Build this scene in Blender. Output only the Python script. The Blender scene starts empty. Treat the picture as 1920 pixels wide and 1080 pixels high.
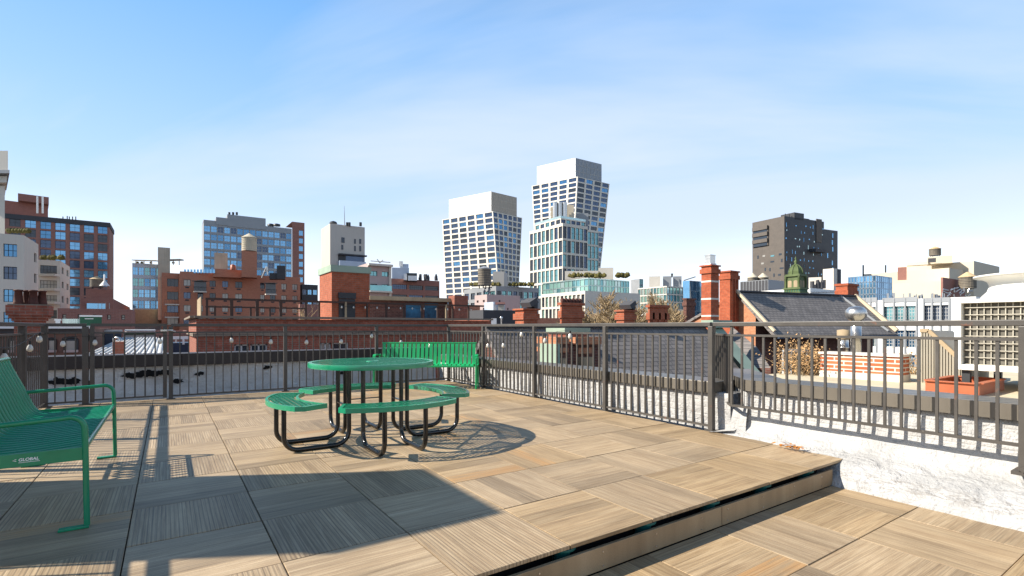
import bpy, math, random
from mathutils import Vector, Matrix
RD = random.Random(11)
S = bpy.context.scene
COL = S.collection
# ---------------------------------------------------------------- camera frame
F, HY, CH = 951.0, 613.0, 1.10
YAW = math.radians(34.2)
SN, CS = math.sin(YAW), math.cos(YAW)
SUN = Vector((-1.20, 0.64, 1.0)).normalized()      # towards the sun
GZ = -20.0                                          # street level

def P(px, py, d):
    x = (px - 960) / F * d
    return Vector((x * CS + d * SN, -x * SN + d * CS, CH - (py - HY) / F * d))
def on_u(px, u):                                    # v where the sight line px meets the plane u
    t = (px - 960) / F
    return u * (CS - t * SN) / (SN + t * CS)
def on_v(px, v):
    t = (px - 960) / F
    return v * (SN + t * CS) / (CS - t * SN)
def dep(u, v): return u * SN + v * CS
def zat(py, u, v): return CH - (py - HY) / F * dep(u, v)

# ---------------------------------------------------------------- mesh builder
UP = Vector((0, 0, 1))
class MB:
    def __init__(s): s.v = []; s.f = []; s.m = []; s.sm = []; s.att = {}
    def face(s, pts, mi=0, sm=False):
        n = len(s.v); s.v += [Vector(p) for p in pts]
        s.f.append(tuple(range(n, n + len(pts)))); s.m.append(mi); s.sm.append(sm)
    def raw(s, vs, fs, mi=0, sm=False):
        n = len(s.v); s.v += [Vector(p) for p in vs]
        for f in fs: s.f.append(tuple(i + n for i in f)); s.m.append(mi); s.sm.append(sm)
    def obox(s, c, a, b, d, mi=0):
        c, a, b, d = Vector(c), Vector(a), Vector(b), Vector(d)
        vs = [c + a * i + b * j + d * k for k in (-1, 1) for j in (-1, 1) for i in (-1, 1)]
        fs = [(0, 2, 3, 1), (4, 5, 7, 6), (0, 1, 5, 4), (2, 6, 7, 3), (0, 4, 6, 2), (1, 3, 7, 5)]
        if a.cross(b).dot(d) < 0: fs = [f[::-1] for f in fs]
        s.raw(vs, fs, mi)
    def box(s, x0, x1, y0, y1, z0, z1, mi=0):
        s.obox(((x0 + x1) / 2, (y0 + y1) / 2, (z0 + z1) / 2), ((x1 - x0) / 2, 0, 0), (0, (y1 - y0) / 2, 0), (0, 0, (z1 - z0) / 2), mi)
    def bar(s, p, q, w, h, mi=0, up=UP):
        p, q = Vector(p), Vector(q); d = q - p
        side = d.cross(Vector(up))
        if side.length < 1e-6: side = d.cross(Vector((1, 0, 0)))
        side.normalize(); u2 = side.cross(d).normalized()
        s.obox((p + q) / 2, d / 2, side * w / 2, u2 * h / 2, mi)
    def prism(s, poly, z0, z1, mi=0, mt=None):
        n = len(poly)
        a = sum(poly[i][0] * poly[(i + 1) % n][1] - poly[(i + 1) % n][0] * poly[i][1] for i in range(n))
        if a < 0: poly = poly[::-1]
        lo = [(x, y, z0) for x, y in [p[:2] for p in poly]]; hi = [(x, y, z1) for x, y in [p[:2] for p in poly]]
        for i in range(n):
            j = (i + 1) % n; s.face([lo[i], lo[j], hi[j], hi[i]], mi)
        s.face(hi, mi if mt is None else mt); s.face(lo[::-1], mi)
    def tube(s, path, r, n=8, mi=0, cap=True, closed=False, sm=True):
        path = [Vector(p) for p in path]; m = len(path)
        rs = r if isinstance(r, (list, tuple)) else [r] * m
        rings = []; prev = None
        for i, p in enumerate(path):
            if closed: t = path[(i + 1) % m] - path[i - 1]
            else: t = path[min(i + 1, m - 1)] - path[max(i - 1, 0)]
            t.normalize()
            if prev is None:
                a = t.cross(UP)
                if a.length < 1e-3: a = t.cross(Vector((1, 0, 0)))
            else: a = prev - t * prev.dot(t)
            a.normalize(); b = t.cross(a); prev = a
            rings.append([p + (a * math.cos(2 * math.pi * k / n) + b * math.sin(2 * math.pi * k / n)) * rs[i] for k in range(n)])
        vs = [v for rg in rings for v in rg]; fs = []
        for i in range(m if closed else m - 1):
            i2 = (i + 1) % m
            for k in range(n):
                fs.append((i * n + k, i * n + (k + 1) % n, i2 * n + (k + 1) % n, i2 * n + k))
        s.raw(vs, fs, mi, sm)
        if cap and not closed:
            s.face(rings[0][::-1], mi); s.face(rings[-1], mi)
    def lathe(s, c, prof, n=16, mi=0, sm=True, cap=True):
        c = Vector(c); vs = []; fs = []
        for r, z in prof:
            for k in range(n):
                a = 2 * math.pi * k / n; vs.append(c + Vector((r * math.cos(a), r * math.sin(a), z)))
        for i in range(len(prof) - 1):
            for k in range(n):
                fs.append((i * n + k, i * n + (k + 1) % n, (i + 1) * n + (k + 1) % n, (i + 1) * n + k))
        s.raw(vs, fs, mi, sm)
        if not cap: return
        if prof[0][0] > 1e-3: s.face(vs[:n][::-1], mi)
        if prof[-1][0] > 1e-3: s.face(vs[-n:], mi)
    def build(s, name, mats, parent=None, bevel=0, loc=None):
        off = Vector(loc) if loc is not None else (parent_origin(parent) if parent else Vector((0, 0, 0)))
        me = bpy.data.meshes.new(name)
        me.from_pydata([tuple(p - off) for p in s.v], [], s.f)
        mats = mats if isinstance(mats, (list, tuple)) else [mats]
        for m in mats: me.materials.append(m)
        me.polygons.foreach_set('material_index', s.m); me.polygons.foreach_set('use_smooth', s.sm)
        for k, vals in s.att.items():
            at = me.attributes.new(k, 'FLOAT', 'FACE'); at.data.foreach_set('value', vals)
        me.update()
        o = bpy.data.objects.new(name, me); COL.objects.link(o)
        if parent: o.parent = parent
        elif loc is not None: o.location = off
        if bevel:
            b = o.modifiers.new('bevel', 'BEVEL'); b.width = bevel; b.segments = 2; b.limit_method = 'ANGLE'
        return o
def parent_origin(o):
    p = Vector((0, 0, 0))
    while o is not None: p = p + o.location; o = o.parent
    return p
def tag(o, label, cat, group=None, kind=None):
    o['label'] = label; o['category'] = cat
    if group: o['group'] = group
    if kind: o['kind'] = kind
    return o
def thing(name, label, cat, loc, group=None):
    o = bpy.data.objects.new(name, None); o.empty_display_size = 0.2; COL.objects.link(o); o.location = loc
    return tag(o, label, cat, group)
def struct(o): o['kind'] = 'structure'; return o
def clone(root, loc, label=None):
    r = root.copy(); COL.objects.link(r); r.location = loc
    if label: r['label'] = label
    for ch in list(root.children):
        c = ch.copy(); COL.objects.link(c); c.parent = r
        for g in ch.children:
            d = g.copy(); COL.objects.link(d); d.parent = c
    return r

# ---------------------------------------------------------------- materials
def lin(r, g, b):
    f = lambda c: (c / 255) / 12.92 if c / 255 <= .04045 else ((c / 255 + .055) / 1.055) ** 2.4
    return (f(r), f(g), f(b), 1)
class NT:
    def __init__(s, name):
        s.mat = bpy.data.materials.new(name); s.mat.use_nodes = True
        s.t = s.mat.node_tree; s.b = s.t.nodes['Principled BSDF']
    def n(s, typ, **kw):
        nd = s.t.nodes.new(typ)
        for k, v in kw.items():
            if isinstance(k, str) and hasattr(nd, k): setattr(nd, k, v)
        return nd
    def l(s, a, b): s.t.links.new(a, b)
    def val(s, sock, v):
        if hasattr(v, 'is_output') or isinstance(v, bpy.types.NodeSocket): s.l(v, sock)
        else: sock.default_value = v
    def math(s, op, a, b=None, c=None):
        m = s.n('ShaderNodeMath', operation=op); s.val(m.inputs[0], a)
        if b is not None: s.val(m.inputs[1], b)
        if c is not None: s.val(m.inputs[2], c)
        return m.outputs[0]
    def mix(s, f, a, b, mode='MIX'):
        m = s.n('ShaderNodeMix', data_type='RGBA', blend_type=mode)
        s.val(m.inputs[0], f); s.val(m.inputs[6], a); s.val(m.inputs[7], b); return m.outputs[2]
    def noise(s, vec, scale, detail=3, rough=.55, dist=0):
        m = s.n('ShaderNodeTexNoise'); s.val(m.inputs['Scale'], scale); m.inputs['Detail'].default_value = detail
        m.inputs['Roughness'].default_value = rough; m.inputs['Distortion'].default_value = dist
        if vec is not None: s.l(vec, m.inputs['Vector'])
        return m.outputs[0]
    def ramp(s, f, stops):
        m = s.n('ShaderNodeValToRGB'); s.l(f, m.inputs[0]); e = m.color_ramp.elements
        while len(e) < len(stops): e.new(.5)
        for i, (p, c) in enumerate(stops):
            e[i].position = p; e[i].color = c if isinstance(c, (tuple, list)) else (c, c, c, 1)
        return m.outputs[0]
    def pos(s): return s.n('ShaderNodeNewGeometry').outputs['Position']
    def comb(s, x, y, z):
        m = s.n('ShaderNodeCombineXYZ'); s.val(m.inputs[0], x); s.val(m.inputs[1], y); s.val(m.inputs[2], z); return m.outputs[0]
    def sep(s, v):
        m = s.n('ShaderNodeSeparateXYZ'); s.l(v, m.inputs[0]); return m.outputs
    def wallvec(s):
        g = s.n('ShaderNodeNewGeometry'); p = s.sep(g.outputs['Position']); n = s.sep(g.outputs['True Normal'])
        h = s.math('SUBTRACT', s.math('MULTIPLY', p[1], n[0]), s.math('MULTIPLY', p[0], n[1]))
        return s.comb(h, p[2], 0)
    def bump(s, h, strength, dist=.01):
        m = s.n('ShaderNodeBump'); m.inputs['Strength'].default_value = strength; m.inputs['Distance'].default_value = dist
        s.l(h, m.inputs['Height']); s.l(m.outputs[0], s.b.inputs['Normal'])
    def fin(s, col=None, rough=None, metal=None, spec=None):
        for k, v in (('Base Color', col), ('Roughness', rough), ('Metallic', metal), ('Specular IOR Level', spec)):
            if v is not None: s.val(s.b.inputs[k], v)
        return s.mat
def sc(c, k): return (min(c[0] * k, 1), min(c[1] * k, 1), min(c[2] * k, 1), 1)
def pm(name, col, rough=.6, metal=0, var=.18, vs=1.5, bump=0, bs=60, spec=.4, streak=0, scuff=0):
    t = NT(name); p = t.pos()
    n = t.noise(p, vs, 5, .6)
    c = t.ramp(n, [(.25, sc(col, 1 - var)), (.5, col), (.78, sc(col, 1 + var))])
    if scuff:
        k = t.ramp(t.noise(p, 34, 5, .7), [(.66, 0.), (.71, 1.)]); c = t.mix(t.math('MULTIPLY', k, scuff), c, (.10, .16, .11, 1)); f2 = t.ramp(t.noise(p, 2.6, 4, .6), [(.45, 0.), (.7, .22)]); c = t.mix(f2, c, (.08, .28, .17, 1))
    if streak:
        q = t.sep(p); v = t.comb(t.math('MULTIPLY', q[0], 3), t.math('MULTIPLY', q[1], 3), t.math('MULTIPLY', q[2], .15))
        m = t.ramp(t.noise(v, 1.2, 5, .65), [(.45, 0.0), (.75, 1.0)])
        c = t.mix(t.math('MULTIPLY', m, streak), c, sc(col, .45))
    if bump: t.bump(t.noise(p, bs, 3), bump, .01)
    r = t.math('MULTIPLY_ADD', n, .25, rough - .12)
    return t.fin(c, r, metal, spec)
def brick(name, c1, c2, mortar, bw=.21, bh=.07, mort=.012, var=.3, soot=.25, bump=.4):
    t = NT(name); w = t.wallvec()
    b = t.n('ShaderNodeTexBrick'); t.l(w, b.inputs['Vector'])
    b.inputs['Color1'].default_value = c1; b.inputs['Color2'].default_value = c2; b.inputs['Mortar'].default_value = mortar
    b.inputs['Scale'].default_value = 1; b.inputs['Brick Width'].default_value = bw; b.inputs['Row Height'].default_value = bh
    b.inputs['Mortar Size'].default_value = mort; b.inputs['Bias'].default_value = 0
    n = t.noise(t.pos(), .7, 5, .65)
    c = t.mix(t.math('MULTIPLY', t.ramp(n, [(.4, 0.), (.75, 1.)]), soot), b.outputs['Color'], sc(c1, .35))
    f = t.noise(w, 6, 3)
    c = t.mix(1.0, c, t.ramp(f, [(.3, 1 - var), (.7, 1 + var * .5)]), 'MULTIPLY')
    if bump: t.bump(t.math('SUBTRACT', 1, b.outputs['Fac']), bump, .006)
    return t.fin(c, .85, 0, .25)
M = {}
M['rail'] = pm('railing_paint', (.058, .051, .043, 1), .42, 0, .25, 4, .05, 200, .5)
def worn_paint():
    t = NT('worn_railing_paint'); p = t.pos(); n = t.noise(p, 4, 5, .6)
    c = t.ramp(n, [(.3, (.047, .041, .035, 1)), (.7, (.068, .060, .051, 1))])
    r = t.ramp(t.noise(p, 7, 6, .7, .4), [(.63, 0.), (.70, 1.)])
    c = t.mix(t.math('MULTIPLY', r, .75), c, (.15, .062, .035, 1))
    k = t.ramp(t.noise(p, 26, 4, .6), [(.68, 0.), (.72, 1.)]); c = t.mix(t.math('MULTIPLY', k, .5), c, (.17, .16, .145, 1))
    t.bump(t.noise(p, 120, 3), .08, .004)
    return t.fin(c, t.math('MULTIPLY_ADD', n, .3, .3), 0, .5)
M['rail'] = worn_paint()
M['black_tube'] = pm('black_tube_paint', (.008, .007, .006, 1), .22, 0, .2, 5, 0, 60, .6)
M['green'] = pm('green_plastisol', (.006, .25, .12, 1), .24, 0, .18, 6, .0, 150, .8, 0, .45)
M['bright_green'] = pm('bright_green_paint', (.004, .33, .10, 1), .36, 0, .15, 4, .05, 150, .5, 0, .35)
M['bench_green'] = pm('bench_green_paint', (.006, .21, .095, 1), .22, 0, .18, 5, .05, 150, .5, 0, .4)
M['dull_trim'] = pm('dull_stone_trim', (.20, .155, .115, 1), .85, 0, .25, 2)
M['coping'] = pm('coping_metal', (.165, .145, .118, 1), .34, .4, .14, 1.2, .03, 30, .4)
M['dark_coping'] = pm('dark_coping_metal', (.045, .036, .033, 1), .5, .1, .15, 1.2, .03, 30, .35)
M['white_paint'] = pm('white_paint', (.74, .73, .70, 1), .6, 0, .06, 3, .05, 60)
M['steel'] = pm('brushed_steel', (.55, .53, .50, 1), .28, .9, .15, 6, .04, 80)
M['dark_gap'] = pm('underdeck_membrane', (.012, .013, .014, 1), .8)
M['teal'] = pm('teal_pedestal_plastic', (.006, .10, .10, 1), .5)
M['dirt'] = pm('leaf_litter', (.10, .045, .015, 1), .9, 0, .5, 30)
M['cable'] = pm('cable_rubber', (.02, .02, .02, 1), .6)
M['bulb'] = pm('bulb_glass', (.52, .49, .43, 1), .12, 0, .05, 5, 0, 1, .8)
M['letter'] = pm('white_lettering', (.8, .82, .8, 1), .5, 0, .03)
M['cream_roof'] = pm('cream_roof_membrane', (.50, .43, .30, 1), .85, 0, .2, 1.2, .1, 40)
M['dark_roof'] = pm('dark_roof_membrane', (.10, .095, .09, 1), .85, 0, .25, .4)
M['grey_roof'] = pm('grey_roof_membrane', (.30, .29, .28, 1), .85, 0, .2, .4)
M['orange_steel'] = pm('orange_painted_steel', (.36, .095, .038, 1), .5, 0, .2, 3, .05, 60)
M['hvac_white'] = pm('hvac_white_panel', (.72, .70, .64, 1), .45, 0, .08, 1.5, 0, 60, .4, .15)
M['hvac_fill'] = pm('hvac_fill_mesh', (.125, .114, .092, 1), .8, 0, .25, 12)
M['hvac_bar'] = pm('hvac_cream_bar', (.42, .385, .31, 1), .5)
M['corrugated'] = pm('corrugated_panel', (.30, .27, .215, 1), .5, .2, .1, 2)
M['beige'] = pm('beige_render', (.58, .50, .38, 1), .85, 0, .07, .06, 0, 60, .2, .12)
M['tower_beige'] = pm('tower_beige_render', (.47, .435, .385, 1), .85, 0, .06, .06, 0, 60, .2, .12)
M['cream'] = pm('cream_render', (.58, .53, .45, 1), .8, 0, .08, .1, 0, 60, .2, .12)
M['pale'] = pm('pale_stone', (.60, .55, .47, 1), .7, 0, .08, .2, 0, 60, .3, .1)
M['tower_white'] = pm('tower_travertine', (.70, .64, .54, 1), .6, 0, .06, .1)
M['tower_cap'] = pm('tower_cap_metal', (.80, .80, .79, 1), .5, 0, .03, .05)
M['cap_shade'] = pm('tower_cap_shaded', (.42, .35, .27, 1), .6, 0, .08, .5)  # shade put into the crown colour, for its face away from the sun
M['grey_panel'] = pm('grey_panel', (.27, .28, .29, 1), .5, .2, .1, .2)
M['concrete'] = pm('weathered_concrete', (.44, .385, .30, 1), .85, 0, .15, .4, 0, 60, .2, .35)
M['black_panel'] = pm('black_panel', (.033, .034, .038, 1), .5, .1, .2, .3)
M['black_mortar'] = pm('tan_grey_panel', (.10, .084, .071, 1), .7, 0, .2, .5)
M['charcoal'] = pm('charcoal_render', (.055, .055, .06, 1), .8, 0, .15, .3)
M['pink'] = pm('pinkish_render', (.42, .33, .31, 1), .85, 0, .08, .2, 0, 60, .2, .15)
M['blue_white'] = pm('blue_white_panel', (.40, .46, .54, 1), .5, 0, .1, .4)
M['frame_dark'] = pm('dark_window_frame', (.03, .032, .035, 1), .5)
M['frame_light'] = pm('light_window_frame', (.42, .42, .41, 1), .5)
M['copper'] = pm('green_copper', (.085, .115, .042, 1), .6, 0, .35, 2.5, .1, 10, .3)
M['verdigris'] = pm('pale_verdigris', (.27, .34, .26, 1), .75, 0, .2, .8)
M['wood_tank'] = pm('tank_wood', (.20, .17, .13, 1), .85, 0, .25, 1.5, 0, 60, .2, .4)
M['tank_cone'] = pm('tank_cone_ply', (.50, .36, .20, 1), .8, 0, .15, 1)
M['tank_pale'] = pm('pale_tank_wood', (.50, .44, .33, 1), .8, 0, .12, 1.5, 0, 60, .2, .2)
M['bark'] = pm('bare_bark', (.31, .225, .125, 1), .9, 0, .3, 6)
M['hedge'] = pm('terrace_shrub', (.10, .085, .02, 1), .9, 0, .5, 2)
M['dry_leaf'] = pm('dry_leaf', (.42, .25, .11, 1), .85, 0, .4, 9)
M['dark_green'] = pm('dark_green_metal', (.015, .09, .045, 1), .5)
M['terracotta'] = pm('terracotta_pot', (.085, .028, .018, 1), .8, 0, .4, 9)
M['navy'] = pm('navy_panel', (.02, .04, .075, 1), .5)
M['tan_wood'] = pm('tan_wood_fence', (.34, .26, .165, 1), .8, 0, .2, 2, 0, 60, .2, .2)
M['brown_post'] = pm('brown_post', (.06, .03, .02, 1), .7, 0, .2)
M['blue_art'] = pm('blue_mural_paint', (.02, .09, .16, 1), .7, 0, .8, 1.4)
M['street'] = pm('asphalt', (.05, .05, .052, 1), .9, 0, .2, .1)
M['trim'] = pm('cream_trim', (.52, .42, .29, 1), .7)
M['salmon'] = pm('salmon_panel', (.42, .20, .16, 1), .8)
M['orange_brick_edge'] = pm('copper_patina_orange', (.5, .14, .03, 1), .6, 0, .3, 3)
M['brick_near'] = brick('brown_red_brick', (.26, .078, .048, 1), (.32, .10, .062, 1), (.26, .16, .12, 1), .21, .075, .009)
M['brick_red'] = brick('red_brick', (.33, .085, .04, 1), (.38, .105, .05, 1), (.30, .14, .09, 1), .21, .075, .009, .25, .2)
M['brick_orange'] = brick('orange_brick', (.40, .155, .075, 1), (.46, .19, .095, 1), (.40, .24, .15, 1), .21, .07, .008, .2, .12)
M['brick_chim'] = brick('chimney_brick', (.36, .075, .03, 1), (.42, .10, .042, 1), (.30, .12, .07, 1), .21, .072, .009, .25, .25)
M['brick_white'] = brick('brick_with_white_mortar', (.40, .10, .04, 1), (.52, .16, .07, 1), (.62, .56, .48, 1), .27, .063, .010, .2, 0, .6)
M['brick_apt'] = brick('apartment_brick', (.40, .155, .092, 1), (.46, .19, .115, 1), (.40, .23, .16, 1), .4, .14, .012, .12, .12, 0)
M['brick_brown'] = brick('brown_brick', (.27, .12, .095, 1), (.32, .145, .11, 1), (.3, .17, .14, 1), .6, .2, .02, .12, .15, 0)
M['brick_dark'] = brick('dark_brick', (.10, .04, .03, 1), (.15, .055, .04, 1), (.16, .10, .08, 1), .21, .075, .011)
def glass(name, c, metal=.75, rough=.06, k=.25):
    t = NT(name); n = t.noise(t.pos(), .35, 2)
    col = t.mix(n, sc(c, 1 - k), sc(c, 1 + k))
    w = t.noise(t.pos(), .25, 2); t.bump(w, .06, .5)
    return t.fin(col, rough, metal, .6)
M['glass_blue'] = glass('blue_glass', (.09, .23, .39, 1))
M['glass_sky'] = glass('sky_glass', (.17, .37, .57, 1))
M['glass_dark'] = glass('dark_glass', (.035, .045, .06, 1), .25, .08)
M['glass_navy'] = glass('navy_glass', (.06, .09, .15, 1), .5, .08)
M['glass_teal'] = glass('teal_glass', (.17, .36, .38, 1), .65)
M['glass_green'] = glass('green_glass', (.30, .50, .42, 1), .55, .08, .35)
M['glass_pale'] = glass('pale_glass', (.50, .62, .58, 1), .6, .1, .3)
M['glass_curtain'] = glass('curtained_glass', (.30, .28, .25, 1), .1, .12, .4)

# slate roof: horizontal courses of staggered slates
def slate():
    t = NT('slate_shingles'); p = t.sep(t.pos())
    v = t.comb(p[0], t.math('MULTIPLY', p[2], 1.35), 0)
    b = t.n('ShaderNodeTexBrick'); t.l(v, b.inputs['Vector'])
    b.inputs['Color1'].default_value = (.165, .147, .134, 1); b.inputs['Color2'].default_value = (.22, .195, .178, 1)
    b.inputs['Mortar'].default_value = (.09, .084, .08, 1); b.inputs['Scale'].default_value = 1
    b.inputs['Brick Width'].default_value = .28; b.inputs['Row Height'].default_value = .17; b.inputs['Mortar Size'].default_value = .016
    n = t.noise(t.pos(), 1.2, 5)
    c = t.mix(1.0, b.outputs['Color'], t.ramp(n, [(.3, .78), (.7, 1.15)]), 'MULTIPLY')
    t.bump(t.math('SUBTRACT', 1, b.outputs['Fac']), .5, .02)
    return t.fin(c, .7, 0, .3)
M['slate'] = slate()

# rough, many times whitewashed masonry
def whitewash(name, dirt=.5, k=1.0):
    t = NT(name); p = t.pos(); w = t.wallvec()
    a = t.noise(p, 7, 6, .6, .5); b2 = t.noise(p, 28, 4, .6); c3 = t.noise(p, 2.2, 4, .6, .6)
    h = t.math('ADD', t.math('MULTIPLY', a, 1.3), t.math('MULTIPLY', b2, .45))
    br = t.n('ShaderNodeTexBrick'); t.l(w, br.inputs['Vector']); br.inputs['Scale'].default_value = 1
    br.inputs['Brick Width'].default_value = .21; br.inputs['Row Height'].default_value = .075; br.inputs['Mortar Size'].default_value = .012
    br.inputs['Mortar Smooth'].default_value = 1
    h = t.math('SUBTRACT', h, t.math('MULTIPLY', br.outputs['Fac'], .09))
    t.bump(h, .75, .045)
    col = t.ramp(c3, [(.3, sc((.335, .33, .32, 1), k)), (.62, sc((.44, .43, .415, 1), k))])
    cr = t.ramp(t.noise(p, 5, 8, .7, 1.8), [(.485, 0.), (.497, 1.), (.503, 1.), (.515, 0.)])
    msk = t.ramp(t.noise(p, 1.6, 3), [(.52, 0.), (.66, 1.)])
    col = t.mix(t.math('MULTIPLY', t.math('MULTIPLY', cr, msk), dirt), col, (.10, .09, .08, 1))
    q = t.sep(p); zb = t.ramp(t.math('ADD', t.math('MULTIPLY', q[2], 2.0), .5), [(.24, 0.), (.29, 1.), (.39, 1.), (.45, 0.)])
    c2 = t.ramp(t.noise(t.comb(t.math('MULTIPLY', q[0], 2.5), t.math('MULTIPLY', q[1], 2.5), t.math('MULTIPLY', q[2], 22)), 1.6, 6, .7, 1.0), [(.47, 0.), (.495, 1.), (.52, 1.), (.545, 0.)])
    col = t.mix(t.math('MULTIPLY', t.math('MULTIPLY', zb, c2), dirt), col, (.17, .15, .13, 1))
    spots = t.ramp(t.noise(p, 17, 4, .6), [(.73, 0.), (.78, 1.)])
    col = t.mix(t.math('MULTIPLY', spots, dirt), col, (.13, .11, .095, 1))
    return t.fin(col, .7, 0, .3)
M['whitewash'] = whitewash('whitewashed_masonry', .6)
M['whitewash_lifted'] = whitewash('whitewash_lifted_for_shade', .35, 1.5)  # same whitewash with its colour brightened for the parapet in shade

# wood-look porcelain pavers: attributes per tile
def paver():
    t = NT('wood_look_paver'); p = t.sep(t.pos())
    def at(n):
        a = t.n('ShaderNodeAttribute'); a.attribute_name = n; return a.outputs['Fac']
    tid, gr, rib, tint = at('tid'), at('grain'), at('rib'), at('tint')
    mixf = lambda f, a, b: t.math('ADD', t.math('MULTIPLY', a, t.math('SUBTRACT', 1, f)), t.math('MULTIPLY', b, f))
    along = mixf(gr, p[0], p[1]); across = mixf(gr, p[1], p[0])
    org = at('org')
    ac = t.math('SUBTRACT', across, org)
    pl = t.math('DIVIDE', ac, .1525)
    pi = t.math('FLOOR', t.math('ADD', pl, .001)); pf = t.math('FRACT', pl)
    wn = t.n('ShaderNodeTexWhiteNoise', noise_dimensions='2D'); t.l(t.comb(pi, t.math('MULTIPLY', tid, 91.7), 0), wn.inputs['Vector'])
    pr = wn.outputs['Value']
    v = t.comb(t.math('ADD', t.math('MULTIPLY', along, 1.1), t.math('MULTIPLY', tid, 37)), t.math('MULTIPLY', across, 15), t.math('MULTIPLY', pr, 20))
    g1 = t.noise(v, 1.6, 6, .62, .9)
    v2 = t.comb(t.math('ADD', t.math('MULTIPLY', along, 2.5), t.math('MULTIPLY', tid, 17)), t.math('MULTIPLY', across, 95), t.math('MULTIPLY', pr, 9))
    g2 = t.noise(v2, 1.5, 4, .6, .3)
    g = t.math('ADD', t.math('MULTIPLY', g1, .58), t.math('MULTIPLY', g2, .42))
    col = t.ramp(g, [(.28, (.19, .128, .073, 1)), (.42, (.305, .215, .126, 1)), (.55, (.39, .288, .176, 1)), (.72, (.48, .37, .245, 1))])
    col = t.mix(1.0, col, t.ramp(pr, [(0., .74), (.35, .95), (1., 1.12)]), 'MULTIPLY')
    col = t.mix(t.math('MULTIPLY', tint, .55), col, t.mix(1.0, col, (1.12, 1.0, .74, 1), 'MULTIPLY'))
    wn2 = t.n('ShaderNodeTexWhiteNoise', noise_dimensions='2D'); t.l(t.comb(pi, t.math('MULTIPLY', tid, 53.1), 4), wn2.inputs['Vector'])
    st = t.math('MULTIPLY', t.math('GREATER_THAN', wn2.outputs['Value'], .978), t.ramp(g1, [(.4, 0.), (.6, .6)]))
    col = t.mix(st, col, (.44, .21, .055, 1))
    rr = t.math('FRACT', t.math('DIVIDE', ac, .0203))
    groove = t.math('MULTIPLY', t.math('LESS_THAN', rr, .3), t.math('MAXIMUM', rib, .22))
    col = t.mix(t.math('MULTIPLY', groove, .45), col, sc((.10, .07, .045, 1), 1))
    edge = t.math('LESS_THAN', pf, .013)
    col = t.mix(t.math('MULTIPLY', edge, .45), col, (.10, .07, .045, 1))
    v3 = t.comb(t.math('ADD', t.math('MULTIPLY', along, 1.6), t.math('MULTIPLY', tid, 71)), t.math('MULTIPLY', across, 210), pr)
    fine = t.ramp(t.noise(v3, 1.0, 3, .5, .2), [(.36, .72), (.50, 1.02), (.75, 1.1)])
    col = t.mix(1.0, col, fine, 'MULTIPLY')
    grit = t.ramp(t.noise(t.pos(), 160, 2, .5), [(.3, .9), (.7, 1.08)])
    col = t.mix(1.0, col, grit, 'MULTIPLY')
    dirt = t.ramp(t.noise(t.pos(), 1.1, 6, .65), [(.38, .88), (.62, 1.06)])
    col = t.mix(1.0, col, dirt, 'MULTIPLY')
    hgt = t.math('SUBTRACT', t.math('MULTIPLY', g2, .25), t.math('MULTIPLY', groove, 1.0))
    t.bump(hgt, .35, .004)
    return t.fin(col, .55, 0, .35)
M['paver'] = paver()
# ================================================================ TERRACE
PT, U0, V0 = .6175, 1.68, 1.945
LOWZ = -.18
GAP = .0025
def tiles(name, irange, jrange, z, u_off, v_off, ulim, vlim, par):
    mb = MB(); A = {k: [] for k in ('tid', 'grain', 'rib', 'tint', 'org')}
    for i in irange:
        for j in jrange:
            x0, x1 = u_off + i * PT, u_off + (i + 1) * PT
            y0, y1 = v_off + j * PT, v_off + (j + 1) * PT
            gr = 0 if (i + j + par) % 2 == 0 else 1
            org = x0 if gr else y0
            cx0, cx1, cy0, cy1 = max(x0, ulim[0]) + GAP, min(x1, ulim[1]) - GAP, max(y0, vlim[0]) + GAP, min(y1, vlim[1]) - GAP
            if cx1 - cx0 < .03 or cy1 - cy0 < .03: continue
            n0 = len(mb.f); dz = RD.uniform(-.0015, .0015)
            # ribbed back faces are laid at the left of the deck
            rib = 1 if (gr and (i < 0 or (i == 0 and j < 1)) and not (i == -1 and j > 6)) or (gr and RD.random() < .16) else 0
            mb.box(cx0, cx1, cy0, cy1, z - .02 + dz, z + dz)
            k = len(mb.f) - n0
            A['tid'] += [RD.random()] * k; A['grain'] += [gr] * k; A['rib'] += [rib] * k
            A['tint'] += [(RD.random() ** 2) * (1 if i >= 0 else .35)] * k; A['org'] += [org] * k
    mb.att = A
    o = mb.build(name, M['paver'], bevel=.0025); struct(o); return o
tiles('deck_floor', range(-6, 6), range(0, 13), 0, U0, V0, (-1.75, 4.735), (V0, 9.42), 0)
tiles('lower_deck_floor', range(-8, 5), range(-8, 2), LOWZ, 2.85 - 2 * PT, 1.36 - PT, (-6, 4.44), (-5, 1.935), 0)
mb = MB()
mb.box(-1.78, 4.72, 2.08, 9.42, -.26, -.06); mb.box(-6, 4.44, -5, 2.09, -.50, LOWZ - .045)
struct(mb.build('roof_slab', M['dark_gap']))
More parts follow.
